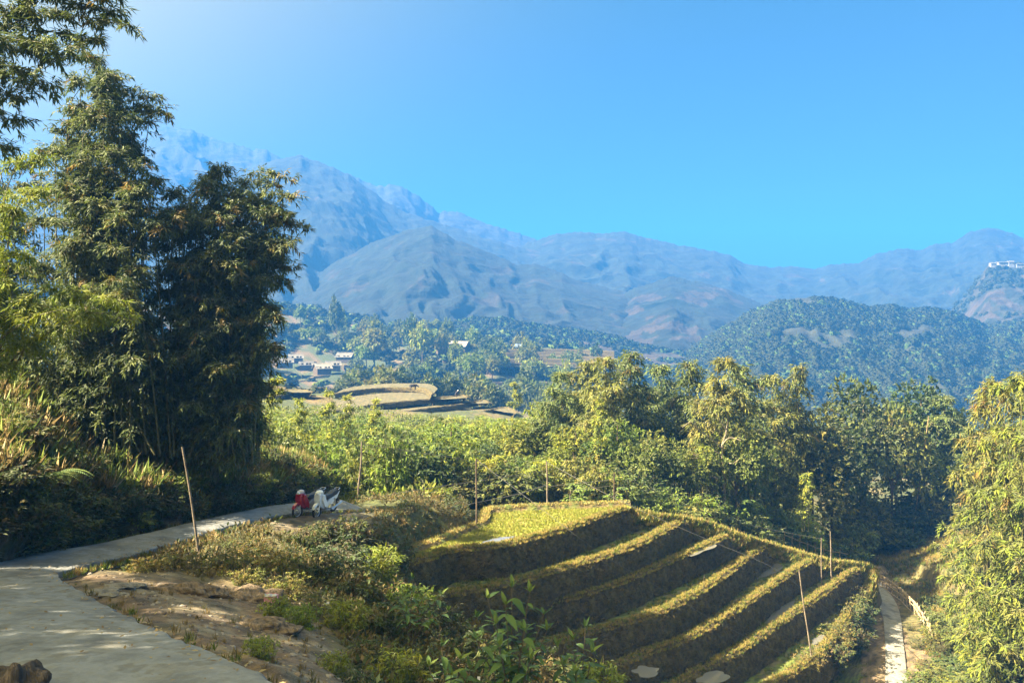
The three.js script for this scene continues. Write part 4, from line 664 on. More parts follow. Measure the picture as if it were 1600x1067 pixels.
// bushes of the bank and the slope
srand(707);
const bushOpt = { stems: 22, h: 1.2, w: 1.5, twigs: 8, leaves: 9, ll: 0.13, lw: 0.055, reach: 0.3, pal: PAL.hedge, droop: 0.25, sr: 0.009 };
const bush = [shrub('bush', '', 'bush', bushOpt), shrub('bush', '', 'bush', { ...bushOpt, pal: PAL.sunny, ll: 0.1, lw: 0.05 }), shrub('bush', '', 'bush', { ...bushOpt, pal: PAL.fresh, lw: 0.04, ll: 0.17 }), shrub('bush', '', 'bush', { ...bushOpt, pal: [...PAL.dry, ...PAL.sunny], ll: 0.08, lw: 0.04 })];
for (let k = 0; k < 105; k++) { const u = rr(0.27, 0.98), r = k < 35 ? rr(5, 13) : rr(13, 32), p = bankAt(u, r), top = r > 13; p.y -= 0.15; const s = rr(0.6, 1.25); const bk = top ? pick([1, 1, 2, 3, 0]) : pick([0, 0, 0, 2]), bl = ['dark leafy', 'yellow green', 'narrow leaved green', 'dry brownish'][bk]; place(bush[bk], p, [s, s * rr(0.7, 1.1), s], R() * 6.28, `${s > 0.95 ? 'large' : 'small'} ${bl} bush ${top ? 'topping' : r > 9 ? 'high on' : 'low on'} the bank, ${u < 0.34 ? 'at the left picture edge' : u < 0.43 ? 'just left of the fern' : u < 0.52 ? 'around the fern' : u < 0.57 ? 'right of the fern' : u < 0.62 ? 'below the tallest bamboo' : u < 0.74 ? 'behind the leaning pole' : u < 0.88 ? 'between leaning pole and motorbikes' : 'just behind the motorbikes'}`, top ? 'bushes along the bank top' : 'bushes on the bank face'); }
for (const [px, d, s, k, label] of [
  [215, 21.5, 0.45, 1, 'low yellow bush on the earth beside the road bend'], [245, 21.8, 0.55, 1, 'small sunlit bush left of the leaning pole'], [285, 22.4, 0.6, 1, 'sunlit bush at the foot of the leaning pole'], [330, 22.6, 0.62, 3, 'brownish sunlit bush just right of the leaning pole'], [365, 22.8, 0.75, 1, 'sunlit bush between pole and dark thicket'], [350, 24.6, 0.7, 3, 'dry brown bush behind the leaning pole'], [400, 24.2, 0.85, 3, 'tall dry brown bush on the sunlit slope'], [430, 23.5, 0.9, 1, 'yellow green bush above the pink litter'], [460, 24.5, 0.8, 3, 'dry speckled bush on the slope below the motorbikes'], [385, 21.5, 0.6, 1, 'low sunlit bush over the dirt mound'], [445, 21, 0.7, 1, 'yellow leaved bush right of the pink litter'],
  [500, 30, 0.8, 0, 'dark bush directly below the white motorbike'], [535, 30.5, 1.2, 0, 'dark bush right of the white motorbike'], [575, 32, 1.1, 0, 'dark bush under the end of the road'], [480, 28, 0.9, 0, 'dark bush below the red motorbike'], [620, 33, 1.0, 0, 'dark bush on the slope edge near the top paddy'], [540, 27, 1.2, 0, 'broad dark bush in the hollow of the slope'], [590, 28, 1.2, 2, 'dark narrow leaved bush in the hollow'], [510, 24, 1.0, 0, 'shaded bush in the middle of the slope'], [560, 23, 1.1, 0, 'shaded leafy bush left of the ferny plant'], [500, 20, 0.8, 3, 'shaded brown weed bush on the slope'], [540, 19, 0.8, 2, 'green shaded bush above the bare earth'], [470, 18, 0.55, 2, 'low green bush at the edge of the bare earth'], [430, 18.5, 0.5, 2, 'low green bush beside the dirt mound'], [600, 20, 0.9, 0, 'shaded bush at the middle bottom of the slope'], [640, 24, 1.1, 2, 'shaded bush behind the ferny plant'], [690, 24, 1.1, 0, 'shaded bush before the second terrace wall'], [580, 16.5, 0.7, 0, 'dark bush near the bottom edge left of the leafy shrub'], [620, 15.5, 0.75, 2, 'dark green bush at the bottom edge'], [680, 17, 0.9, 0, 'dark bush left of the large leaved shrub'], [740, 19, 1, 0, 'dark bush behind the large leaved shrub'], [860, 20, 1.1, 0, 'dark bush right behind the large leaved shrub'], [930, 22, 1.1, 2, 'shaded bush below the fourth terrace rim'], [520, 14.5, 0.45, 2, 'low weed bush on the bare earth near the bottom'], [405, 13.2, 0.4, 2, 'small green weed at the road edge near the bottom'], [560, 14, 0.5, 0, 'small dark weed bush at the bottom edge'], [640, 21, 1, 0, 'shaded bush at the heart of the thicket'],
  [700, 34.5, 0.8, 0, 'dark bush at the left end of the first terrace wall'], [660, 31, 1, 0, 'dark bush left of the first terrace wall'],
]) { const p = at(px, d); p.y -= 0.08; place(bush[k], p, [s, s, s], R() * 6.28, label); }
// hedge on the outer edge of the lowest terrace, over the footpath
{
  const A = catmull(rims[6], 100), B = catmull([...pathL].reverse(), 100);
  const hedge = [[0.36, 0.45, 1.3, 0, 'dark bush by the footpath nearest the bottom edge'], [0.42, 0.15, 1.1, 3, 'dry sunlit bush at the bottom below the slanting pole'], [0.47, 0.6, 1.3, 0, 'dark bush low beside the footpath near the bottom'], [0.52, 0.3, 1.3, 1, 'yellow green bush at the bottom left of the footpath'], [0.57, 0.6, 1.2, 0, 'dark bush below the slanting pole'], [0.62, 0.2, 1.2, 1, 'sunlit bush on the rim right of the slanting pole'], [0.66, 0.55, 1.4, 0, 'dark bush over the lower footpath'], [0.71, 0.3, 1.3, 0, 'dark bush over the middle of the footpath'], [0.75, 0.65, 1.3, 0, 'dark low bush at the middle of the footpath'], [0.79, 0.2, 1.2, 1, 'sunlit bush on the rim above the footpath'], [0.84, 0.5, 1.3, 0, 'dark bush in the hedge beside the path bend'], [0.88, 0.2, 1.2, 1, 'sunlit bush at the tip of the lowest terrace'], [0.92, 0.6, 1.2, 0, 'dark bush just before the footpath bend'], [0.96, 0.35, 1.3, 0, 'dark bush at the top end of the footpath hedge'], [0.99, 0.1, 1.1, 3, 'dry bush on the last corner of the terraces']];
  for (const [t, e, s, k, label] of hedge) { const p = A[Math.round(t * 100)].clone().lerp(B[Math.round(t * 100)], e); p.y -= 0.25; place(bush[k], p, [s, s, s], R() * 6.28, label); }
  for (const [px, d, s, label] of [[1432, 51, 0.7, 'dry weed clump right of the footpath'], [1442, 48, 0.75, 'dry weed clump on the sandy strip near the bottom edge'], [1424, 54, 0.5, 'low dry weeds along the right kerb of the footpath'], [1466, 50, 0.9, 'dry brush under the broken end of the fence']]) place(bush[3], at(px, d), [s, s, s], R() * 6.28, label);
}

// crumbs, stones and fallen leaves on the bare ground
srand(717);
{
  const st = [], lf = [], g = new THREE.IcosahedronGeometry(1, 0), leafG = (() => { const lv = new Leaves(); lv.leaf(V(0, 0.01, 0), V(1, 0.1, 0).normalize(), V(-0.1, 1, 0).normalize(), 0.1, 0.045, [1, 1, 1], 0.1); return lv.build(); })();
  for (let k = 0; k < 2600; k++) { const d = rr(10.5, 22), px = rr(60, 620), p = at(px, d); if (dirtZone(p.x, p.z) < 0.5 || lanes.some((q) => Math.hypot(p.x - q.x, p.z - q.z) < q.r - 0.3)) continue; st.push([p, Math.pow(R(), 4) * 0.06 + 0.009, pick([[0.22, 0.17, 0.12], [0.30, 0.26, 0.21], [0.15, 0.11, 0.08]]), 0.6]); }
  const mat = new THREE.MeshStandardMaterial({ roughness: 1 });
  scatter('pebbles', 'pebbles and soil crumbs on the bare earth', 'pebbles', g, mat, st);
  const a = catmull(roadR, 120), b = catmull(roadL, 120);
  for (let k = 0; k < 420; k++) { const j = Math.floor(R() * 70), e = R() < 0.6 ? Math.pow(R(), 3) * 0.4 : rr(0, 1), p = a[j].clone().lerp(b[j], e); p.y += 0.035 + Math.sin(e * Math.PI) * 0.03; lf.push([p, rr(0.5, 1.2), pick([[0.30, 0.22, 0.10], [0.20, 0.14, 0.07], [0.38, 0.31, 0.16]])]); }
  for (let k = 0; k < 500; k++) { const d = rr(10.5, 22), px = rr(60, 600), p = at(px, d); lf.push([p.add(V(0, 0.02, 0)), rr(0.5, 1.2), pick([[0.30, 0.22, 0.10], [0.20, 0.14, 0.07], [0.38, 0.31, 0.16]])]); }
  scatter('fallen_leaves', 'dry fallen bamboo leaves on road and earth', 'leaves', leafG, grassMat, lf);
}
// ---------- large-leaved plants in front ----------
srand(808);
const leafGeo = (len, wid, bend) => { const rows = []; for (let i = 0; i <= 5; i++) { const t = i / 5, w = Math.sin(Math.pow(t, 0.75) * Math.PI) * wid * 0.5 + 0.002, y = 0.25 * len * t - bend * len * t * t; rows.push([V(-w, y + w * 0.35, t * len), V(0, y, t * len), V(w, y + w * 0.35, t * len)]); } return gridGeo(rows); };
const bigLeaf = [leafGeo(0.34, 0.1, 0.4), leafGeo(0.28, 0.085, 0.2), leafGeo(0.3, 0.11, 0.65), leafGeo(0.22, 0.07, -0.1)];
const bigLeafMat = [C(0.075, 0.14, 0.04), C(0.10, 0.17, 0.04), C(0.06, 0.115, 0.04), C(0.16, 0.22, 0.045)].map((c) => new THREE.MeshPhysicalMaterial({ color: c, roughness: 0.75, transmission: 0.3, thickness: 0, specularIntensity: 0.45, side: THREE.DoubleSide }));
const gone = new THREE.MeshStandardMaterial({ color: C(0.11, 0.085, 0.05), roughness: 0.9 });
function leafyShrub(label, base, tips, per) {
  const t = group('leafy_shrub', label, 'shrub', base);
  for (const tp of tips) {
    const e = tp.clone().sub(base), mid = V(e.x * 0.35, e.y * 0.55, e.z * 0.35), c = new THREE.CatmullRomCurve3([V(0, -0.2, 0), mid, e]);
    mesh('stem', tube([V(0, -0.2, 0), mid, e], 0.016, 0.006, 5, 8), gone, t);
    for (let k = 0; k < per; k++) {
      const s = k < 4 ? 1 : 1 - (k - 2) / per * 0.62, p = c.getPoint(s), a = k * 1.62 + R() * 0.5, young = k < 4, l = mesh('leaf', pick(young ? [bigLeaf[3], bigLeaf[1]] : bigLeaf), young && R() < 0.6 ? bigLeafMat[3] : pick(bigLeafMat.slice(0, 3)), t);
      l.position.copy(p); l.rotation.set(young ? rr(-0.9, -0.3) : rr(-0.15, 0.45), a, rr(-0.3, 0.3), 'YXZ'); const z = (young ? 0.75 : 1) * rr(0.75, 1.15); l.scale.setScalar(z);
    }
  }
  return t;
}
leafyShrub('tall large leaved shrub in front of the terraces', P(800, 1190, 13), [[745, 965, 13], [775, 975, 12.6], [800, 918, 13.2], [828, 925, 13.2], [790, 945, 12.8], [762, 935, 13.4], [850, 960, 13], [820, 985, 12.5], [855, 985, 12.8], [780, 1010, 12.2], [745, 1000, 12.6], [830, 1030, 12.2]].map((a) => P(...a)), 17);
leafyShrub('large leaved shrub right of the tallest one at the bottom', P(905, 1200, 13.5), [[895, 1000, 13.5], [915, 980, 13.8], [870, 1010, 13], [880, 1040, 12.8], [925, 1020, 13.4], [900, 1055, 12.8]].map((a) => P(...a)), 14);
leafyShrub('large leaved shrub left of the tallest one at the bottom', P(700, 1190, 13), [[690, 1010, 13.2], [720, 1030, 12.8], [670, 1040, 13], [705, 1055, 12.5], [735, 1045, 12.4]].map((a) => P(...a)), 13);
leafyShrub('large leaved shrub half hidden in the slope thicket', P(640, 1010, 19), [[620, 930, 19], [645, 905, 19.3], [665, 925, 19], [690, 930, 19.4], [635, 955, 18.6], [670, 965, 18.6], [700, 955, 18.8]].map((a) => P(...a)), 12);
// fern on the bank
function fern(label, c, n, len) {
  const t = group('fern', label, 'fern', c), pin = leafGeo(0.16, 0.03, 0.2);
  for (let k = 0; k < n; k++) { const a = lerp(-0.6, 1.9, k / (n - 1)) + rr(-0.1, 0.1), dir = V(Math.cos(a), 0, Math.sin(a)), pts = [0, 0.35, 0.7, 1].map((s) => dir.clone().multiplyScalar(len * s).add(V(0, len * (0.75 * s - 0.85 * s * s), 0))), cv = new THREE.CatmullRomCurve3(pts), gs = [tube(pts, 0.008, 0.003, 4, 6)];
    for (let j = 2; j < 22; j++) for (const sd of [-1, 1]) { const s = j / 22, g = pin.clone(); g.scale(1, 1, 1.5 * Math.sin(Math.PI * (0.15 + 0.85 * s)) + 0.15); g.rotateX(0.2); g.rotateY(Math.atan2(dir.x, dir.z) + sd * 1.15); const p = cv.getPoint(s); g.translate(p.x, p.y, p.z); gs.push(g); }
    mesh('frond', mergeGeometries(gs.map((g) => { const q = g.clone(); q.deleteAttribute('color'); return q; })), bigLeafMat[k % 2 ? 1 : 3], t); }
  return t;
}
fern('arching green fern on the face of the bank', P(78, 745, 23.2), 7, 1.1);
fern('small fern lower on the face of the bank', P(45, 800, 22.6), 5, 0.8);
// plume grass on the bank
{
  const pm = new THREE.MeshPhysicalMaterial({ color: C(0.62, 0.52, 0.40), roughness: 1, transmission: 0.4, thickness: 0, side: THREE.DoubleSide });
  const pg = () => { const lv = new Leaves(); for (let k = 0; k < 70; k++) { const s = R(); lv.leaf(V(0, s * 0.5, 0), V(rr(-0.3, 0.3), 1, rr(-0.3, 0.3)).normalize(), V(R() - 0.5, 0, R() - 0.5).normalize(), 0.16, 0.02, [1, 1, 1]); } return lv.build(); };
  const g = pg(), spots = [[[130, 668, 34], [[118, 598], [135, 595], [142, 588], [150, 612]]], [[165, 676, 34.5], [[155, 600], [162, 612], [172, 628], [150, 622]]], [[180, 696, 34], [[183, 632], [197, 645], [176, 650]]], [[310, 716, 37], [[308, 668], [322, 672], [330, 690]]]];
  spots.forEach(([b, tips], i) => { const bp = P(...b), t = group('plume_grass', `pale feathery plume grass ${['left of the bamboo stems', 'in front of the tallest bamboo', 'lowest on the bank edge', 'beneath the right dark bamboo'][i]}`, 'grass', bp); for (const [x, y] of tips) { const e = P(x, y + 14, b[2]).sub(bp); mesh('stalk', tube([V(0, -0.2, 0), e.clone().multiplyScalar(0.5), e], 0.008, 0.005, 4, 5), strawMat, t); const p = mesh('plume', g, pm, t); p.position.copy(e); p.rotation.z = -Math.atan2(e.x, e.y) * 1.1; p.scale.set(1, 0.8, 1); } });
}
// ---------- poles, cables and fences ----------
const woodMat = new THREE.MeshStandardMaterial({ color: C(0.23, 0.20, 0.165), roughness: 0.85, map: rep(barkTex, 1), bumpMap: rep(bumpTex, 3), bumpScale: 0.01 });
const darkWood = new THREE.MeshStandardMaterial({ color: C(0.13, 0.10, 0.075), roughness: 0.9, map: rep(barkTex, 1) });
const wireMat = new THREE.MeshStandardMaterial({ color: C(0.12, 0.115, 0.11), roughness: 0.6 });
const pole = (label, a, b, r, m = woodMat, grp) => { const p = a.clone(); p.y -= 0.3; const d = b.clone().sub(p), o = mesh(numbered('pole'), tube([V(0, 0, 0), d.clone().multiplyScalar(0.33).add(V(rr(-0.03, 0.03), 0, 0)), d.clone().multiplyScalar(0.66).add(V(rr(-0.03, 0.03), 0, 0)), d], r * 0.78, r * 0.55, 7, 10), m); o.position.copy(p); return tag(o, label, 'pole', grp); };
srand(909);
pole('leaning peeled wooden pole on the sunlit slope by the road', P(313, 876, 24), P(284, 698, 24.3), 0.05);
pole('tall pale pole behind the motorbikes', P(559, 782, 44), P(565, 690, 44), 0.075);
pole('dark pole between the road end and the top paddy', P(744, 824, 41.5), P(744, 716, 41.5), 0.065, darkWood);
pole('brown pole on the far rim of the top paddy', P(856, 790, 47.2), P(854, 720, 47.2), 0.07);
pole('thin short post right of the brown pole on the paddy rim', P(890, 792, 47.2), P(892, 764, 47.2), 0.035);
pole('thin dark pole near the far corner of the top paddy', P(960, 790, 47.4), P(960, 738, 47.4), 0.05, darkWood);
pole('slanting short post on the verge right of the motorbikes', P(611, 790, 42), P(616, 768, 42), 0.04);
pole('short grey post left of the dark pole', P(721, 790, 45), P(721, 774, 45), 0.035);
pole('long slanting pole standing on the lowest terrace', L(1270, 1028, -16.15), P(1249, 890, 43.8), 0.055);
pole('thin upright pole at the end of the sixth terrace', P(1285, 912, 53), P(1284, 840, 53), 0.05);
pole('taller upright pole right of the thin one', P(1300, 902, 54), P(1298, 830, 54), 0.06);
pole('long bamboo pole leaning among the right grove trees', at(1424, 77), P(1452, 650, 77), 0.08, strawMat);
pole('small stick standing on the third terrace', L(1099, 918, -12.5), P(1101, 898, 42.6), 0.025);
const cable = (label, pts, r = 0.016) => { const b = pts[0], o = mesh(numbered('cable'), tube(pts.map((p) => p.clone().sub(b)), r, r, 5, 40), wireMat); o.position.copy(b); return tag(o, label, 'cable'); };
cable('slack pale cable from the pale pole to the thicket', [P(565, 694, 44), P(610, 700, 44.5), P(660, 708, 45), P(725, 718, 46)], 0.013);
cable('cable rising from the verge past the slanting post', [P(566, 783, 44), P(614, 772, 42.5), P(660, 764, 43), P(744, 752, 44), P(854, 735, 47)], 0.013);
cable('lower cable running to the brown pole', [P(660, 800, 42), P(710, 792, 42.5), P(760, 782, 43.5), P(810, 772, 45), P(854, 758, 47)], 0.013);
cable('upper cable running to the brown pole', [P(725, 790, 43), P(770, 780, 44), P(815, 770, 45.5), P(854, 757, 47.1)], 0.012);
cable('cable between the brown pole and the dark corner pole', [P(854, 761, 47.1), P(892, 756, 47.2), P(925, 753, 47.3), P(960, 749, 47.4)], 0.012);
cable('lower cable from the thin post to the dark corner pole', [P(892, 767, 47.2), P(925, 763, 47.3), P(960, 758, 47.4)], 0.01);
cable('long cable sagging across the terraces to the footpath', [P(854, 722, 47.1), P(960, 778, 44), P(1066, 826, 43), P(1130, 853, 43), P(1210, 888, 43), P(1300, 955, 44), P(1390, 992, 46), P(1500, 1085, 46)], 0.01);
cable('second sagging cable nearer across the lower terraces', [P(744, 718, 41.5), P(850, 798, 39), P(935, 862, 38), P(1030, 918, 38), P(1110, 966, 38), P(1270, 1045, 39), P(1420, 1120, 40)], 0.008);
cable('cable along the foot of the grove toward the thin poles', [P(960, 740, 47.4), P(1010, 762, 48), P(1080, 792, 50), P(1180, 822, 53), P(1284, 842, 53)], 0.008);
{ // low rail fence along the hillside edge
  const t = group('rail_fence', 'low stick fence along the grove side of the terraces', 'fence', P(1226, 838, 58));
  const b = t.position, pts = [[1226, 836, 57.5], [1250, 846, 58.2], [1275, 856, 59], [1300, 862, 60], [1325, 866, 61]].map((a) => P(...a));
  for (let i = 0; i < 4; i++) mesh('rail', tube([pts[i].clone().sub(b), pts[i].clone().lerp(pts[i + 1], 0.5).sub(b).add(V(0, 0.03, 0)), pts[i + 1].clone().sub(b)], 0.035, 0.03, 5, 5), strawMat, t);
  for (let i = 0; i <= 8; i++) { const p = pts[Math.min(3, i >> 1)].clone().lerp(pts[Math.min(4, (i >> 1) + (i & 1))], i & 1 ? 0.5 : 0).sub(b); mesh('post', tube([p.clone().add(V(0, -0.7, 0)), p.clone().add(V(0, -0.3, 0)), p.clone().add(V(rr(-0.05, 0.05), rr(0.1, 0.4), 0))], 0.035, 0.03, 5, 4), strawMat, t); }
}
const paleBamboo = new THREE.MeshStandardMaterial({ color: C(0.5, 0.43, 0.31), roughness: 0.8, map: rep(barkTex, 1) });
{ // bamboo fence beside the footpath
  const line = (a) => catmull(a.map((q) => P(...q)), 60);
  const lo = line([[1322, 892, 66.5], [1345, 898, 66], [1372, 913, 64.5], [1400, 932, 61.5], [1425, 955, 58], [1441, 972, 55.5], [1452, 1000, 53], [1464, 1036, 50.5]]), hi = line([[1322, 877, 66.5], [1345, 884, 66], [1372, 896, 64.5], [1400, 913, 61.5], [1425, 935, 58], [1441, 955, 55.5], [1455, 980, 53.2], [1470, 1022, 51]]), md = lo.map((p, i) => p.clone().lerp(hi[i], 0.5));
  const b = lo[0].clone(), t = group('bamboo_fence', 'pale rickety bamboo fence along the footpath bend', 'fence', b);
  const stick = (n, p, q, r = 0.05) => mesh(n, tube([p.clone().sub(b), p.clone().lerp(q, 0.5).sub(b).add(V(rr(-0.02, 0.02), rr(-0.03, 0.03), 0)), q.clone().sub(b)], r, r * 0.8, 5, 5), paleBamboo, t);
  for (const [l, dy] of [[lo, 0], [md, 0.05], [hi, 0], [hi, -0.12]]) for (let i = 0; i < 60; i += 12) stick('rail', l[i].clone().add(V(0, dy, 0)), l[Math.min(60, i + 13)].clone().add(V(0, dy + rr(-0.06, 0.06), 0)), 0.055);
  for (let i = 0; i <= 60; i += 3) { const p = lo[i].clone().add(V(rr(-0.05, 0.05), -0.55, 0)), q = hi[i].clone().add(V(rr(-0.12, 0.12), rr(0.05, 0.3), rr(-0.1, 0.1))); stick('post', p, q, 0.045); }
  for (let i = 2; i <= 44; i += 6) stick('brace', lo[i].clone().add(V(0.6, -0.3, -0.4)), hi[i + 2].clone(), 0.035);
  stick('brace', P(1454, 985, 53), P(1470, 1028, 50.6), 0.055); stick('brace', P(1462, 1012, 51.5), P(1466, 995, 51.5), 0.055); stick('brace', P(1438, 972, 55.3), P(1447, 955, 55.3), 0.055); stick('brace', P(1436, 955, 55.5), P(1446, 972, 55.5), 0.055);
}
// ---------- motorbikes ----------
const rub = new THREE.MeshStandardMaterial({ color: C(0.02, 0.02, 0.022), roughness: 0.85 }), chrome = new THREE.MeshStandardMaterial({ color: C(0.6, 0.6, 0.62), roughness: 0.3, metalness: 1 }), blk = new THREE.MeshStandardMaterial({ color: C(0.025, 0.026, 0.03), roughness: 0.5 }), seatM = new THREE.MeshStandardMaterial({ color: C(0.03, 0.035, 0.05), roughness: 0.6 }), lampM = new THREE.MeshPhysicalMaterial({ color: C(0.75, 0.8, 0.85), roughness: 0.12, clearcoat: 1 }), amber = new THREE.MeshStandardMaterial({ color: C(0.7, 0.28, 0.03), roughness: 0.3 });
const paint = (c) => new THREE.MeshPhysicalMaterial({ color: c, roughness: 0.35, clearcoat: 0.8, clearcoatRoughness: 0.15 });
function ext(pts, depth, bev = 0.02) { const s = new THREE.Shape(); pts.forEach(([x, y], i) => i ? s.lineTo(x, y) : s.moveTo(x, y)); const g = new THREE.ExtrudeGeometry(s, { depth, bevelEnabled: true, bevelSize: bev, bevelThickness: bev, bevelSegments: 3 }); g.translate(0, 0, -depth / 2); return g; }
function motorbike(label, p, turn, main, cowl, side) {                 // faces +x
  p.y = Math.max(p.y, groundY(p.x, p.z) + 0.03); const t = group('motorbike', label, 'motorbike', p); t.rotation.y = turn; t.rotation.x = 0.06;
  const tor = (r, w) => new THREE.TorusGeometry(r, w, 10, 28);
  for (const x of [0.62, -0.6]) {
    const w = new THREE.Group(); w.name = 'wheel'; w.position.set(x, 0.29, 0); t.add(w);
    mesh('tyre', tor(0.25, 0.045), rub, w); mesh('rim', mergeGeometries([tor(0.205, 0.014), new THREE.CylinderGeometry(0.05, 0.05, 0.09, 12).rotateX(Math.PI / 2)]), chrome, w);
    for (let k = 0; k < 12; k++) { const a = k / 12 * 6.283; mesh('spoke', tube([V(Math.cos(a) * 0.04, Math.sin(a) * 0.04, k % 2 ? 0.03 : -0.03), V(Math.cos(a) * 0.12, Math.sin(a) * 0.12, 0), V(Math.cos(a) * 0.2, Math.sin(a) * 0.2, 0)], 0.004, 0.004, 4, 2), chrome, w); }
  }
  for (const z of [-0.08, 0.08]) mesh('fork', tube([V(0.62, 0.29, z), V(0.54, 0.5, z), V(0.46, 0.72, z)], 0.026, 0.026, 8, 4), side, t);
  mesh('front_fender', ext([[0.36, 0.5], [0.42, 0.57], [0.52, 0.62], [0.66, 0.61], [0.8, 0.53], [0.86, 0.44], [0.8, 0.46], [0.7, 0.54], [0.58, 0.56], [0.46, 0.53], [0.38, 0.46]], 0.1), main, t);
  mesh('leg_shield', ext([[0.5, 0.52], [0.56, 0.72], [0.52, 0.92], [0.42, 0.98], [0.32, 0.9], [0.26, 0.6], [0.2, 0.42], [0.3, 0.38], [0.4, 0.44]], 0.2, 0.045), main, t);
  for (const z of [-0.19, 0.19]) mesh('leg_shield', ext([[0.42, 0.9], [0.46, 0.72], [0.34, 0.46], [0.18, 0.36], [0.16, 0.5], [0.26, 0.72], [0.34, 0.9]], 0.03, 0.02).translate(0, 0, z), main, t);
  mesh('handlebar_cowl', (() => { const g = new THREE.SphereGeometry(1, 20, 14); g.scale(0.14, 0.075, 0.17); g.rotateZ(-0.35); g.translate(0.4, 1.01, 0); return g; })(), cowl, t);
  mesh('headlight', (() => { const g = new THREE.SphereGeometry(1, 16, 12); g.scale(0.06, 0.055, 0.085); g.translate(0.53, 0.985, 0); return g; })(), lampM, t);
  for (const z of [-1, 1]) { mesh('handlebar', tube([V(0.38, 1.03, 0.1 * z), V(0.33, 1.06, 0.24 * z), V(0.26, 1.06, 0.36 * z)], 0.016, 0.02, 7, 6), blk, t); mesh('mirror_stalk', tube([V(0.33, 1.06, 0.22 * z), V(0.34, 1.16, 0.26 * z), V(0.33, 1.22, 0.3 * z)], 0.008, 0.006, 5, 5), blk, t); mesh('mirror', (() => { const g = new THREE.SphereGeometry(1, 12, 10); g.scale(0.02, 0.05, 0.07); g.translate(0.33, 1.25, 0.32 * z); return g; })(), blk, t); mesh('turn_signal', (() => { const g = new THREE.SphereGeometry(1, 10, 8); g.scale(0.05, 0.03, 0.04); g.translate(0.5, 0.88, 0.11 * z); return g; })(), amber, t); mesh('footrest', tube([V(-0.02, 0.28, 0.1 * z), V(-0.02, 0.28, 0.18 * z), V(-0.02, 0.28, 0.28 * z)], 0.018, 0.018, 6, 3), rub, t); mesh('shock_absorber', tube([V(-0.6, 0.3, 0.12 * z), V(-0.55, 0.45, 0.13 * z), V(-0.5, 0.6, 0.13 * z)], 0.025, 0.025, 7, 3), chrome, t); }
  mesh('engine', mergeGeometries([new THREE.BoxGeometry(0.36, 0.2, 0.2).toNonIndexed().translate(-0.05, 0.33, 0), new THREE.CylinderGeometry(0.1, 0.1, 0.24, 14).toNonIndexed().rotateX(Math.PI / 2).translate(-0.14, 0.34, 0), new THREE.CylinderGeometry(0.075, 0.085, 0.22, 12).toNonIndexed().rotateZ(1.4).translate(0.18, 0.36, 0)]), chrome, t);
  mesh('frame_cover', ext([[0.3, 0.5], [0.3, 0.62], [0.02, 0.52], [-0.2, 0.62], [-0.72, 0.72], [-0.9, 0.78], [-0.72, 0.58], [-0.3, 0.42], [0, 0.4]], 0.18, 0.03), side, t);
  mesh('seat', ext([[0.02, 0.68], [0.1, 0.74], [0, 0.79], [-0.3, 0.78], [-0.5, 0.83], [-0.78, 0.86], [-0.84, 0.82], [-0.7, 0.74], [-0.3, 0.68]], 0.2, 0.035), seatM, t);
  mesh('rear_rack', tube([V(-0.72, 0.84, 0.1), V(-0.98, 0.9, 0.09), V(-1.02, 0.9, 0), V(-0.98, 0.9, -0.09), V(-0.72, 0.84, -0.1)], 0.013, 0.013, 6, 14), chrome, t);
  mesh('rear_fender', ext([[-0.42, 0.56], [-0.6, 0.64], [-0.8, 0.6], [-0.96, 0.42], [-0.92, 0.4], [-0.78, 0.54], [-0.6, 0.585], [-0.44, 0.52]], 0.12), blk, t);
  mesh('tail_light', bx(0.06, 0.07, 0.16, -0.9, 0.74, 0), new THREE.MeshStandardMaterial({ color: C(0.5, 0.02, 0.02), roughness: 0.3 }), t);
  mesh('exhaust', tube([V(0.1, 0.26, -0.12), V(-0.2, 0.22, -0.15), V(-0.5, 0.26, -0.17), V(-0.95, 0.34, -0.17)], 0.03, 0.055, 8, 10), chrome, t);
  mesh('kickstand', tube([V(0, 0.26, 0.1), V(0.02, 0.13, 0.18), V(0.03, 0.0, 0.27)], 0.012, 0.012, 5, 3), chrome, t);
  return t;
}
motorbike('red and silver underbone motorbike parked by the bank, left of the white one', P(481, 808, 34.2), rad(-118), paint(C(0.38, 0.012, 0.03)), paint(C(0.42, 0.42, 0.5)), paint(C(0.4, 0.4, 0.43)));
motorbike('white underbone motorbike parked at the roadside', P(508, 807, 34.3), rad(-110), paint(C(0.75, 0.8, 0.86)), paint(C(0.78, 0.82, 0.86)), paint(C(0.7, 0.74, 0.8)));
// ---------- earth, litter ----------
function lump(name, label, cat, p, sx, sy, sz, mat, s0 = 1) { let g = new THREE.IcosahedronGeometry(1, 14); g.deleteAttribute('uv'); g.deleteAttribute('normal'); g = mergeVertices(g, 1e-4); const q = g.attributes.position, uv = new Float32Array(q.count * 2); for (let i = 0; i < q.count; i++) { const v = V(q.getX(i), q.getY(i), q.getZ(i)), k = 1 + n3(v.x * 1.3 + s0, v.y * 1.3, v.z * 1.3) * 0.28 + n3(v.x * 3.4, v.y * 3.4 + s0, v.z * 3.4) * 0.08 + n3(v.x * 9, v.y * 9 + s0, v.z * 9) * 0.035; q.setXYZ(i, v.x * k * sx, v.y * k * sy, v.z * k * sz); uv[i * 2] = v.x * k * sx + v.y * 0.3; uv[i * 2 + 1] = v.z * k * sz + v.y * 0.4; } g.setAttribute('uv', new THREE.BufferAttribute(uv, 2)); g.computeVertexNormals(); const o = mesh(numbered(name), g, mat); o.position.copy(p); return tag(o, label, cat); }
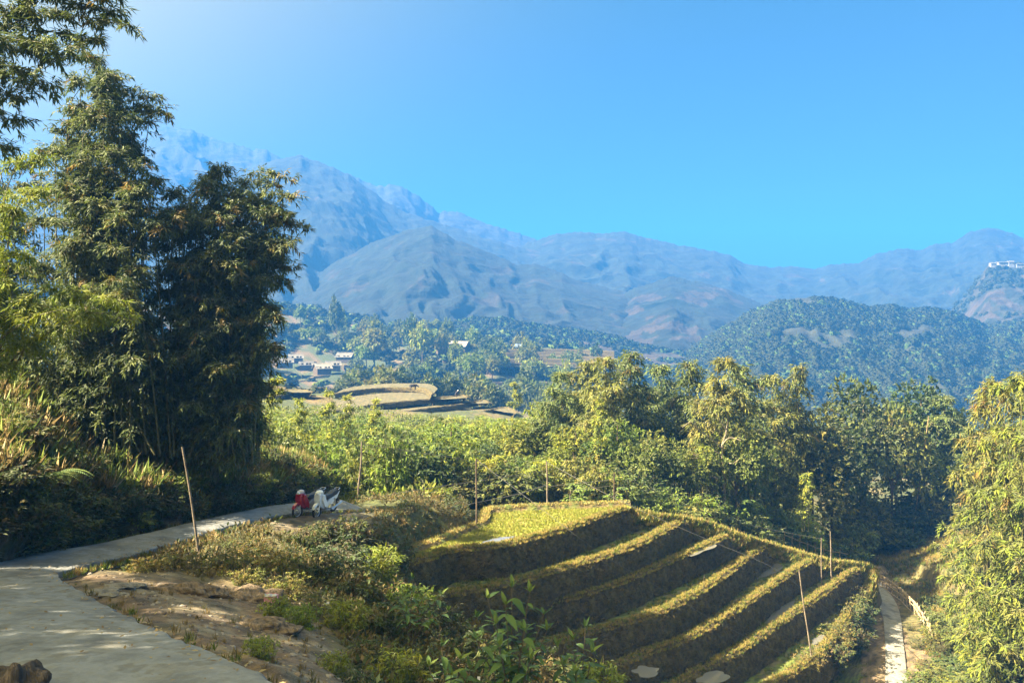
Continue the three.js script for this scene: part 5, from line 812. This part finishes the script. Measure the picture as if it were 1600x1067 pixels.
const soilMat = new THREE.MeshStandardMaterial({ color: C(0.27, 0.20, 0.13), roughness: 1, map: rep(grainTex, 2), bumpMap: rep(bumpTex, 3), bumpScale: 0.06 }), darkSoil = new THREE.MeshStandardMaterial({ color: C(0.10, 0.075, 0.05), roughness: 1, map: rep(grainTex, 3), bumpMap: rep(bumpTex, 4), bumpScale: 0.08 });
lump('earth_mound', 'smooth bare earth mound below the leaning pole', 'mound', at(385, 20.2).add(V(0, -0.05, 0)), 0.85, 0.34, 0.55, soilMat, 2);
lump('earth_mound', 'eroded earth mound left of the pink litter', 'mound', at(290, 19.6).add(V(0, -0.05, 0)), 0.9, 0.24, 0.4, soilMat, 7);
lump('earth_mound', 'low earth mound at the edge of the weeds', 'mound', at(410, 17).add(V(0, -0.1, 0)), 0.7, 0.26, 0.5, soilMat, 12);
lump('earth_clod', 'dark rough earth clod in the bottom left corner', 'clod', P(8, 1100, 10.3), 0.5, 0.42, 0.5, darkSoil, 22);
{
  const spill = new THREE.MeshStandardMaterial({ color: C(0.55, 0.53, 0.5), roughness: 0.95, map: rep(concreteTex, 1), bumpMap: rep(bumpTex, 2), bumpScale: 0.02 });
  const N = 5; for (let k = 0; k < N; k++) { const px = [160, 185, 205, 178, 140][k], d = [18.6, 19, 19.4, 18.2, 18.4][k], p = at(px, d); lump('concrete_crust', `thin pale crust of spilled concrete on the earth, ${['leftmost but one', 'middle', 'rightmost', 'nearest', 'leftmost'][k]} patch`, 'concrete', p.add(V(0, 0.01, 0)), rr(0.22, 0.4), 0.05, rr(0.15, 0.25), spill, k * 9); }
  const bag = new THREE.MeshPhysicalMaterial({ color: C(0.75, 0.30, 0.36), roughness: 0.5, transmission: 0.2, thickness: 0 }), wht = new THREE.MeshStandardMaterial({ color: C(0.5, 0.5, 0.52), roughness: 0.6 });
  const crumple = (name, label, p, w, h, m, s) => { const g = new THREE.PlaneGeometry(w, h, 12, 10), q = g.attributes.position; for (let i = 0; i < q.count; i++) q.setZ(i, n3(q.getX(i) * 9 + s, q.getY(i) * 9, s) * w * 0.22); g.computeVertexNormals(); g.rotateX(-0.7); const o = mesh(numbered(name), g, m); o.position.copy(p); return tag(o, label, 'litter'); };
  const bagP = P(423, 934, 19.2), bg = crumple('plastic_bag', 'crumpled pink and white plastic bag on the weeds', bagP, 0.3, 0.2, bag, 3);
  const st = new THREE.PlaneGeometry(0.26, 0.07, 10, 3), q = st.attributes.position; for (let i = 0; i < q.count; i++) q.setZ(i, n3(q.getX(i) * 9 + 5, q.getY(i) * 9, 2) * 0.03); st.computeVertexNormals(); st.rotateX(-0.7); st.translate(0, 0.07, 0.03); mesh('label_strip', st, wht, bg);
  crumple('paper_scrap', 'white paper scrap at the bottom left of the leafy shrub', P(680, 1058, 15.4), 0.1, 0.06, wht, 8); crumple('paper_scrap', 'small white scrap on the bare earth', at(284, 17.2).add(V(0, 0.04, 0)), 0.09, 0.03, wht, 14); crumple('paper_scrap', 'tiny white scrap in the thicket', P(512, 942, 18.8), 0.06, 0.05, wht, 19); crumple('paper_scrap', 'white scrap near the bottom beside the shrub', P(748, 1060, 14.4), 0.05, 0.06, wht, 21);
}
// ---------- village, far trees, forests ----------
srand(1010);
const farT = [];
const farOpt = { n: 9, h: 10, w: 8, low: 0.45, sprays: 420, leaves: 4, ll: 1.0, lw: 0.55, gap: 0.4, r: 0.2 };
farT.push(tree('village_tree', '', 'tree', { ...farOpt, pal: PAL.olive }), tree('village_tree', '', 'tree', { ...farOpt, pal: PAL.deep, tall: 1.4, w: 6 }), tree('village_tree', '', 'tree', { ...farOpt, pal: PAL.fresh, n: 7 }));
const hillTop = (px) => { const a = [[380, 452], [440, 458], [480, 463], [530, 462], [560, 478], [600, 488], [650, 490], [700, 500], [760, 512], [860, 530], [960, 545]]; for (let i = 1; i < a.length; i++) if (px <= a[i][0]) return lerp(a[i - 1][1], a[i][1], (px - a[i - 1][0]) / (a[i][0] - a[i - 1][0])); return 545; };
for (let k = 0; k < 125; k++) {
  const px = rr(360, 940), d = px > 700 ? rr(300, 430) : rr(330, 490), b = at(px, d), py = CY - b.y / d * F;
  if (py > 612 || (px > 410 && px < 545 && d < 425 && py > 545)) continue;
  const h = rr(8, 15), top = py - h / d * F; if (top < hillTop(px) - 6) continue;
  const w = rr(7, 12), fk = pick([0, 1, 0, 2]), F0 = farT[fk], sz = F0.userData.size; place(F0, b, [w / sz[0], h / sz[1], w / sz[0]], R() * 6.28, `hazy ${['olive', 'dark slim', 'bright green'][fk]} tree ${py < 540 ? 'on the knoll' : 'below the knoll'}, ${px < 420 ? 'at the dark bamboo\'s edge' : px < 480 ? 'above the long grey roof' : px < 540 ? 'behind the pale sunlit roof' : px < 600 ? 'right of the village roofs' : px < 630 ? 'left of the banana plant' : px < 660 ? 'over the banana plant' : px < 730 ? 'by the single pale roof' : px < 780 ? 'left of the brown terraces' : px < 830 ? 'at the left of the brown terraces' : px < 880 ? 'amid the brown terraces' : 'at the right of the brown terraces'}`, py < 540 ? 'trees on the village knoll' : 'trees among the village houses');
}
for (const [px, top, d, w, k, label] of [[525, 460, 450, 9, 1, 'flat crowned hazy tree standing highest on the knoll'], [585, 500, 400, 16, 0, 'broad hazy tree right of the village roofs'], [660, 502, 390, 12, 2, 'rounded hazy tree with bright left side'], [690, 512, 395, 9, 0, 'hazy tree beside the single pale roof'], [640, 488, 420, 9, 1, 'dark slim hazy tree on the crest'], [745, 550, 340, 9, 2, 'hazy tree below the single pale roof'], [820, 590, 260, 13, 0, 'hazy tree with pale trunk beyond the far terraces'], [880, 560, 300, 9, 2, 'bright hazy tree before the brown terraces'], [930, 535, 400, 8, 1, 'hazy tree on the brown terraces']]) { const b = at(px, d), h = Math.max(6, P(px, top, d).y - b.y); place(farT[k], b, [w / farT[k].userData.size[0], h / farT[k].userData.size[1], w / farT[k].userData.size[0]], R() * 6.28, label, 'landmark trees of the village'); }
{ // valley wood in blue shade behind the far terraces
  for (let k = 0; k < 60; k++) { const px = rr(540, 860), d = rr(215, 310), b = at(px, d), py = CY - b.y / d * F; const h = clamp(P(px, rr(570, 610), d).y - b.y, 4, 17); const fk = R() < 0.7 ? 1 : 0; place(farT[fk], b, [1.1, h / farT[fk].userData.size[1], 1.1], R() * 6.28, `blue shaded ${h > 11 ? 'tall' : h > 7 ? 'middling' : 'low'} ${fk ? 'dark slim' : 'olive'} tree in the hollow's ${d < 245 ? 'near' : d < 280 ? 'middle' : 'far'} part, ${px < 600 ? 'left of the buffalo' : px < 660 ? 'straight above the buffalo' : px < 720 ? 'above the crouching person' : px < 790 ? 'right of the crouching person' : 'left of the olive bamboo'}`, 'trees of the hollow'); }
}
const crownG = (() => { const lv = new Leaves(); for (let k = 0; k < 80; k++) { const u = V(rr(-1, 1), rr(-0.3, 1), rr(-1, 1)).normalize(), w = rr(0.75, 1.25); lv.leaf(u.clone().multiplyScalar(0.55), V(rr(-1, 1), rr(-1, 0.4), rr(-1, 1)).normalize(), u, 0.55, 0.42, [lerp(1, w, 0.45), lerp(1, w, 0.45), lerp(1, w, 0.45)]); } const g = lv.build(); return g; })();
const farLeaf = new THREE.MeshPhysicalMaterial({ vertexColors: true, roughness: 1, specularIntensity: 0, side: THREE.DoubleSide });
function forestOn(h, n, s0, s1, pal, name, label, seedN) {
  srand(seedN); const l = [];
  for (let k = 0; k < n; k++) { const i = Math.floor(Math.pow(R(), 0.8) * h.nr * 0.86), j = Math.floor(R() * h.nc), p = h.rows[i][j].clone().lerp(h.rows[Math.min(h.nr, i + 1)][Math.min(h.nc, j + 1)], R()); const px = CX - p.x / p.z * F; if (px < -40 || px > 1660) continue; const a = fbm(p.x * 0.012 + h.o.seed, p.z * 0.012, 4); if (a > 0.40 - (h.o.patch ?? 0)) continue; l.push([p, rr(s0, s1), pick(pal), rr(0.8, 1.5)]); }
  scatter(name, label, 'forest', crownG, farLeaf, l);
}
const wood = [[0.030, 0.037, 0.018], [0.033, 0.04, 0.019], [0.036, 0.042, 0.019], [0.034, 0.038, 0.018]];
forestOn(m7, 42000, 1.3, 2.9, [...wood, ...wood, PAL.deep[0]], 'hillside_forest', 'dense forest on the broad green hill', 11);
forestOn(m8, 7000, 1.4, 2.8, [...wood, PAL.deep[0]], 'hillside_forest', 'scattered wood on the ridge beyond the village', 12);
forestOn(m5, 2500, 1.6, 3, wood, 'hillside_forest', 'thin wood on the brown bluff', 15);
{ // knoll and valley slopes
  srand(16); const l = []; for (let k = 0; k < 9000; k++) { const px = rr(-60, 1640), d = rr(200, 600), b = at(px, d), py = CY - b.y / d * F; if (px > 405 && px < 560 && d < 430 && d > 330) { if (R() < 0.8) continue; } if (fbm(b.x * 0.02, b.z * 0.02, 3) > 0.15) continue; l.push([b, rr(1.6, 4.2), pick([...wood, ...wood, ...PAL.deep]), rr(0.7, 1.4)]); }
  scatter('valley_scrub', 'scrub and young trees over the valley slopes', 'scrub', crownG, farLeaf, l);
}
// houses
const wallM = [C(0.13, 0.10, 0.075), C(0.11, 0.10, 0.09), C(0.17, 0.145, 0.12)].map((c) => new THREE.MeshStandardMaterial({ color: c, roughness: 0.9, map: rep(barkTex, 0.6) }));
const roofM = [C(0.24, 0.22, 0.19), C(0.18, 0.17, 0.155), C(0.36, 0.32, 0.26), C(0.2, 0.26, 0.32)].map((c) => new THREE.MeshStandardMaterial({ color: c, roughness: 0.8, map: rep(grainTex, 0.4) })), doorM = new THREE.MeshStandardMaterial({ color: C(0.06, 0.045, 0.035), roughness: 0.9 });
function house(label, p, w, dp, h, turn, rm, wm, cat = 'house') {
  const t = group('village_house', label, cat, p); t.rotation.y = turn;
  const gable = ext([[-dp / 2, -1.5], [dp / 2, -1.5], [dp / 2, h], [0, h + dp * 0.3], [-dp / 2, h]], w, 0.01); gable.rotateY(Math.PI / 2); mesh('wall', gable, wallM[wm], t);
  for (const s of [-1, 1]) { const g = bx(w + 1.2, 0.12, dp * 0.68, 0, 0, 0); g.rotateX(s * Math.atan(0.6)); g.translate(0, h + dp * 0.15 + 0.02, s * dp * 0.29); mesh('roof', g, roofM[rm], t); }
  mesh('door', bx(1.1, 2, 0.08, w * 0.1, 1, dp / 2 + 0.04), doorM, t); for (const x of [-0.28, 0.34]) mesh('window', bx(0.9, 0.8, 0.08, w * x, 1.6, dp / 2 + 0.04), doorM, t);
  return t;
}
for (const [px, py, d, w, dp, h, tn, rm, wm, label] of [[503, 580, 360, 9, 7, 3, 0.5, 2, 0, 'village house with pale sunlit roof, nearest of the cluster'], [445, 570, 380, 10, 6, 2.6, 0.25, 1, 1, 'long grey roofed house at the left of the village'], [462, 563, 400, 9, 6, 2.6, 0.3, 0, 0, 'grey house behind the long roofed one'], [478, 574, 372, 8, 5, 2.4, 0.2, 1, 1, 'low dark house between two grey roofs'], [540, 562, 400, 11, 7, 3, -0.2, 1, 1, 'dark roofed house at the right of the village'], [520, 574, 378, 9, 6, 2.2, 0.3, 0, 2, 'thatched low house beside the pale sunlit roof'], [480, 532, 470, 14, 7, 3.4, -0.1, 0, 1, 'wide grey roofed house high on the knoll'], [463, 546, 455, 9, 5, 2.6, 0.1, 2, 0, 'small tan house under the wide knoll house'], [718, 546, 400, 12, 8, 3.4, -0.3, 2, 0, 'single pale roofed house right of the knoll trees'], [690, 548, 405, 7, 5, 3, 0.3, 0, 0, 'small brown shed left of the single pale roof'], [620, 592, 300, 6, 5, 2.6, 0.8, 3, 0, 'blue roofed hut behind the banana plant'], [815, 545, 420, 8, 5, 2.4, 0, 3, 1, 'far low house with blue roof beside brown terraces']]) { const b = P(px, py, d), k = 0.66; house(label, b, w * k, dp * 0.95, h * 0.42, tn, rm, wm); }
// white buildings on the bluff and specks of houses on the far slopes
const whiteM = new THREE.MeshStandardMaterial({ color: C(0.28, 0.275, 0.27), roughness: 0.8 });
for (const [px, py, d, w, h, label] of [[1552, 412, 752, 5, 2.4, 'white building at the left end of the bluff top'], [1566, 410, 754, 8, 2, 'long white building on the bluff top'], [1580, 411, 752, 5, 3, 'tall white building on the bluff top'], [1593, 412, 752, 7, 1.8, 'low white building at the right of the bluff top']]) { const t = group('far_building', label, 'building', P(px, py + 2, d).add(V(0, -1, 0))); mesh('wall', bx(w, h + 8, w * 0.7, 0, (h - 8) / 2, 0), whiteM, t); const r = ext([[-w * 0.42, 0], [w * 0.42, 0], [0, h * 0.35]], w * 1.1, 0.01); r.rotateY(Math.PI / 2); r.translate(0, h, 0); mesh('roof', r, roofM[0], t); for (const x of [-0.25, 0.25]) mesh('window', bx(w * 0.16, h * 0.3, 0.1, x * w, h * 0.55, w * 0.35 + 0.05), doorM, t); }
{ // banana plant by the hut
  const t = group('banana_plant', 'pale banana plant beside the blue roofed hut', 'plant', P(632, 602, 285)), g = leafGeo(3.4, 0.9, 0.5), m = new THREE.MeshPhysicalMaterial({ color: C(0.2, 0.26, 0.08), roughness: 0.6, transmission: 0.35, thickness: 0, side: THREE.DoubleSide }); mesh('trunk', tube([V(0, -1, 0), V(0, 1, 0), V(0.1, 2, 0)], 0.22, 0.14, 8, 5), culmMat, t); for (let k = 0; k < 9; k++) { const l = mesh('leaf', g, m, t); l.position.set(0, 1.9, 0); l.rotation.set(rr(-1, -0.4), k * 0.72, 0, 'YXZ'); }
}
{ // brown terraces across the hollow
  const lv = [[0, 546], [1, 551], [2, 556], [3, 561], [4, 567], [5, 573]].map(([i, py]) => [[760, py + 1, 410 - i * 9], [830, py - 1, 412 - i * 9], [900, py, 410 - i * 9], [960, py + 3, 405 - i * 9]].map((a) => P(...a)));
  for (let i = 0; i < 5; i++) terrace(i, lv[i], lv[i + 1], { far: true, drop: 1.3, n: 30, label: `hazy brown terrace across the hollow, ${nth[i]} from the top` });
}
// ---------- a farmer and a buffalo on the distant terraces ----------
import { MarchingCubes } from 'three/addons/objects/MarchingCubes.js';
function body(bones, res = 56, k = 0.06) {                              // bones: [a, b, ra, rb]; a smooth skin round them
  const box = new THREE.Box3(); bones.forEach(([a, b, ra, rb]) => { for (const [p, r] of [[a, ra], [b, rb]]) { box.expandByPoint(p.clone().addScalar(r * 1.6)); box.expandByPoint(p.clone().addScalar(-r * 1.6)); } });
  const c = box.getCenter(V(0, 0, 0)), h = Math.max(...box.getSize(V(0, 0, 0)).toArray()) / 2 * 1.1, mc = new MarchingCubes(res, leafMat, false, false, 200000), f = mc.field, p = V(0, 0, 0), q = V(0, 0, 0);
  for (let z = 0; z < res; z++) for (let y = 0; y < res; y++) for (let x = 0; x < res; x++) {
    p.set(((x - res / 2) / (res / 2)) * h + c.x, ((y - res / 2) / (res / 2)) * h + c.y, ((z - res / 2) / (res / 2)) * h + c.z); let s = 0;
    for (const [a, b, ra, rb] of bones) { q.subVectors(b, a); const t = clamp(p.clone().sub(a).dot(q) / Math.max(1e-9, q.lengthSq()), 0, 1), d = p.distanceTo(a.clone().addScaledVector(q, t)) - lerp(ra, rb, t); s += Math.exp(-d / (k * 0.35)); }
    f[x + y * res + z * res * res] = Math.log(Math.max(s, 1e-30)) * k * 0.35;
  }
  mc.isolation = 0; mc.update(); const n = mc.count, g = new THREE.BufferGeometry(), pa = new Float32Array(n * 3);
  for (let i = 0; i < n; i++) { pa[i * 3] = mc.positionArray[i * 3] * h + c.x; pa[i * 3 + 1] = mc.positionArray[i * 3 + 1] * h + c.y; pa[i * 3 + 2] = mc.positionArray[i * 3 + 2] * h + c.z; }
  g.setAttribute('position', new THREE.BufferAttribute(pa, 3)); g.setAttribute('normal', new THREE.BufferAttribute(mc.normalArray.slice(0, n * 3), 3)); g.computeVertexNormals();
  return g;
}
{
  const b = (x, y, z) => V(x, y, z), hide = new THREE.MeshStandardMaterial({ color: C(0.045, 0.038, 0.035), roughness: 0.9 }), cloth = new THREE.MeshStandardMaterial({ color: C(0.03, 0.03, 0.045), roughness: 0.9 }), scarf = new THREE.MeshStandardMaterial({ color: C(0.7, 0.66, 0.62), roughness: 0.9 });
  const bones = [[b(-0.75, 1.05, 0), b(-0.1, 1.02, 0), 0.33, 0.4], [b(-0.1, 1.02, 0), b(0.6, 1.05, 0), 0.4, 0.34], [b(0.6, 1.1, 0), b(1.05, 0.95, 0), 0.24, 0.17], [b(1.05, 0.95, 0), b(1.38, 0.66, 0), 0.17, 0.09], [b(-1.02, 1.15, 0), b(-1.16, 0.55, 0), 0.05, 0.03]];
  for (const s of [-1, 1]) bones.push([b(0.5, 0.85, 0.18 * s), b(0.48, 0.42, 0.18 * s), 0.15, 0.08], [b(0.48, 0.42, 0.18 * s), b(0.5, 0.04, 0.18 * s), 0.075, 0.07], [b(-0.72, 0.9, 0.18 * s), b(-0.6, 0.6, 0.18 * s), 0.2, 0.1], [b(-0.6, 0.6, 0.18 * s), b(-0.78, 0.38, 0.18 * s), 0.1, 0.07], [b(-0.78, 0.38, 0.18 * s), b(-0.74, 0.04, 0.18 * s), 0.065, 0.07], [b(1.0, 1.02, 0.12 * s), b(0.95, 1.0, 0.34 * s), 0.04, 0.03]);
  const w = group('water_buffalo', 'dark water buffalo grazing on the distant terrace top', 'buffalo', P(646, 608.5, 157)); w.rotation.y = 0.35; w.scale.setScalar(0.72); mesh('body', body(bones, 60, 0.12), hide, w); for (const s of [-1, 1]) mesh('horn', tube([b(1.02, 1.08, 0.1 * s), b(0.92, 1.16, 0.34 * s), b(0.7, 1.2, 0.42 * s)], 0.045, 0.012, 6, 6), scarf, w);
  const pb = [[b(0, 0.5, 0), b(0.22, 0.82, 0), 0.17, 0.19], [b(0.22, 0.82, 0), b(0.36, 0.9, 0), 0.13, 0.08], [b(0.42, 0.98, 0), b(0.44, 1.05, 0), 0.1, 0.11]];
  for (const s of [-1, 1]) pb.push([b(0, 0.48, 0.1 * s), b(0.3, 0.46, 0.13 * s), 0.11, 0.08], [b(0.3, 0.46, 0.13 * s), b(0.12, 0.06, 0.13 * s), 0.075, 0.05], [b(0.12, 0.05, 0.13 * s), b(0.28, 0.04, 0.13 * s), 0.05, 0.04], [b(0.24, 0.84, 0.2 * s), b(0.42, 0.62, 0.22 * s), 0.06, 0.05], [b(0.42, 0.62, 0.22 * s), b(0.58, 0.42, 0.14 * s), 0.045, 0.035], [b(0.58, 0.42, 0.14 * s), b(0.62, 0.34, 0.13 * s), 0.035, 0.02]);
  const p = group('person', 'crouching person in dark clothes with pale headscarf on a distant terrace', 'person', P(712, 620, 148)); p.rotation.y = 0.4; mesh('body', body(pb, 56, 0.06), cloth, p); const sc = new THREE.SphereGeometry(0.135, 16, 12, 0, 6.283, 0, 1.7); sc.translate(0.42, 1.06, 0); mesh('headscarf', sc, scarf, p);
}
for (const o of scene.children) { delete o.userData.placed; delete o.userData.size; }
scene.traverse((o) => { if (o.isMesh) { o.castShadow = true; o.receiveShadow = true; } });
renderer.render(scene, camera);
